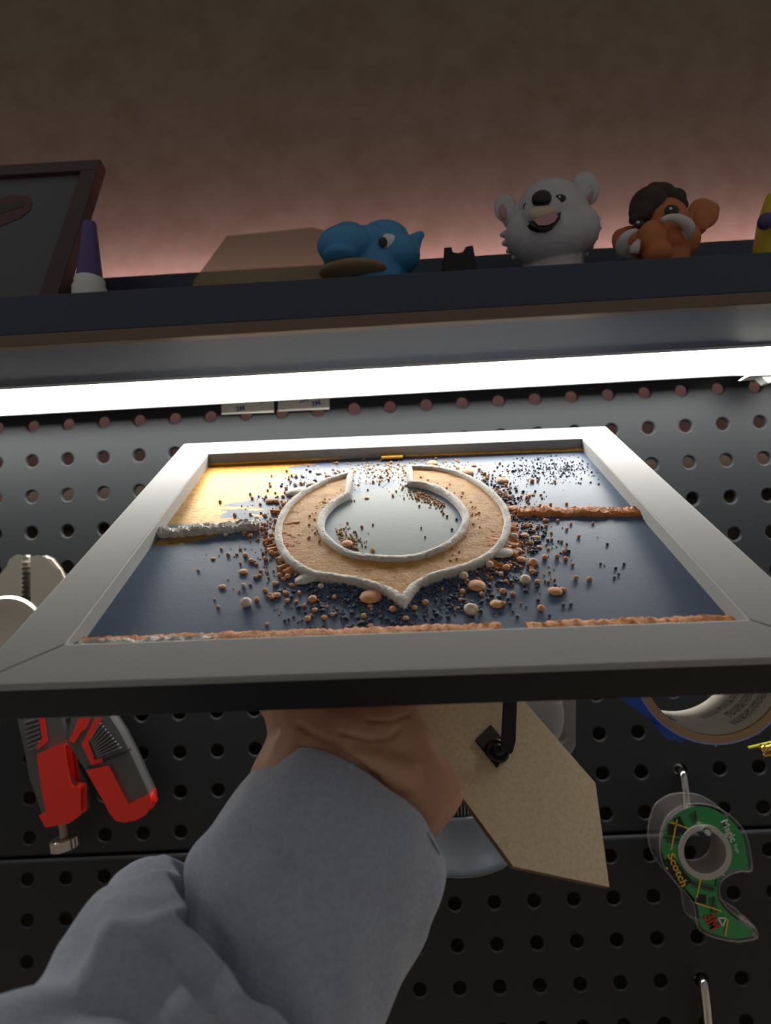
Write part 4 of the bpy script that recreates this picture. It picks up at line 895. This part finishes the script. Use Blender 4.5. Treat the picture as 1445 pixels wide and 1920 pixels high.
# orange mammoth
G, k = fig(318)
ma = thing('mammoth_figurine', 'orange mammoth figurine with ivory tusks and dark brown hair', 'figurine', [G(1235, 470)[0], G(1235, 470)[1], SZ])
mb = MB()
S_(1238, 425, 52, 4, 1.0, 1.0); S_(1240, 455, 50, 0, 1.0, .9); S_(1222, 450, 28, -12, 1.0, 1.3); S_(1232, 476, 26, -14, 1.0, .9); S_(1195, 455, 24, -4); S_(1282, 450, 30, 0, 1.0, 1.1)
S_(1318, 400, 30, 6, 1.05, 1.08, .3); S_(1300, 420, 24, 6, 1.2, 1.1, .4); S_(1335, 392, 15, 6, 1, 1, .5); S_(1310, 428, 12, 6, 1, 1, .6); S_(1165, 452, 20, 6, 1.0, 1.35, .4); S_(1178, 440, 18, 5, 1, 1, .6)
mb.capsule([G(1238, 500)[0], G(1238, 500)[1]+4, SZ+14], G(1240, 460, 4), 15, 15); mb.lathe([(14, 0), (15.5, 1), (15, 12), (13, 20)], [G(1238, 500)[0], G(1238, 500)[1]+4, SZ], (0, 0, 1), 28)
mm = mb.blob('head_and_body', M['orange'], ma, voxel=.75, it=5)
mb = MB(); S_(1214, 384, 34, -2, 1.0, .95); S_(1234, 366, 27, -2, 1.15, .75); S_(1204, 402, 24, -4, .9, .9); S_(1262, 374, 22, 0, 1.1, .9); S_(1276, 386, 14, 0); S_(1245, 380, 26, 2); S_(1188, 412, 10, -5); S_(1196, 396, 18, -3); S_(1225, 358, 16, -2); S_(1248, 358, 14, -2)
mb.blob('hair', M['brown'], mm, voxel=.75, it=4)
for pts, dd in (([(1282, 440), (1290, 428), (1284, 418), (1270, 410), (1254, 408), (1240, 412)], (-10, -15, -18, -20, -21, -21)), ([(1178, 474), (1167, 468), (1166, 455), (1172, 444), (1182, 436), (1193, 432)], (-6, -10, -14, -17, -18, -18))):
    c = cat([G(*p, d_) for p, d_ in zip(pts, dd)], 5); MB().tube(c, [ (13 - 9.5*(i/(len(c)-1))**1.3)*k for i in range(len(c))], 14).build('tusk', M['tusk'], mm, smooth=True)
MB().tube([G(1196, 452, -16), G(1190, 464, -17), G(1188, 476, -16)], [5*k, 9*k, 8*k], 14).build('tusk_tip', M['tusk'], mm, smooth=True)
for x, y, dd, r in ((1259, 394, -13.5, 14), (1198, 420, -12.0, 11)):
    e_ = MB().ball(G(x, y, dd), (r*k, 4*k, r*.75*k), 18, 10).build('eye', M['dark'], mm, smooth=True); MB().ball(G(x-2, y-3, dd-1.0), (3.2*k, 1.6*k, 2.6*k), 10, 6).build('eye_glint', M['eyew'], e_, smooth=True)
MB().ball(G(1316, 412, 3.4), (17*k, 1.6, 22*k), 18, 10).build('inner_ear', M['orange'], mm, smooth=True)

# yellow figurine cut by the right edge
G, k = fig(318)
yf = thing('yellow_figurine', 'yellow cone-shaped figurine with dark purple ball at the right end of the shelf', 'figurine', [G(1460, 470)[0], G(1460, 470)[1], SZ])
c_ = np.array([G(1462, 470)[0], G(1462, 470)[1], SZ]); top_z = G(1462, 360)[2]-SZ
hy = MB().lathe([(19, 0), (19.5, 1.5), (19, 6), (13, (top_z)*.62), (9.5, top_z*.8), (4, top_z*.98), (0, top_z)], c_, (0, 0, 1), 36).build('cone_body', M['yellowv'], yf, smooth=True, angle=60)
MB().ball(G(1436, 415, -12), 15*k, 18, 12).build('purple_ball', M['purple'], hy, smooth=True)
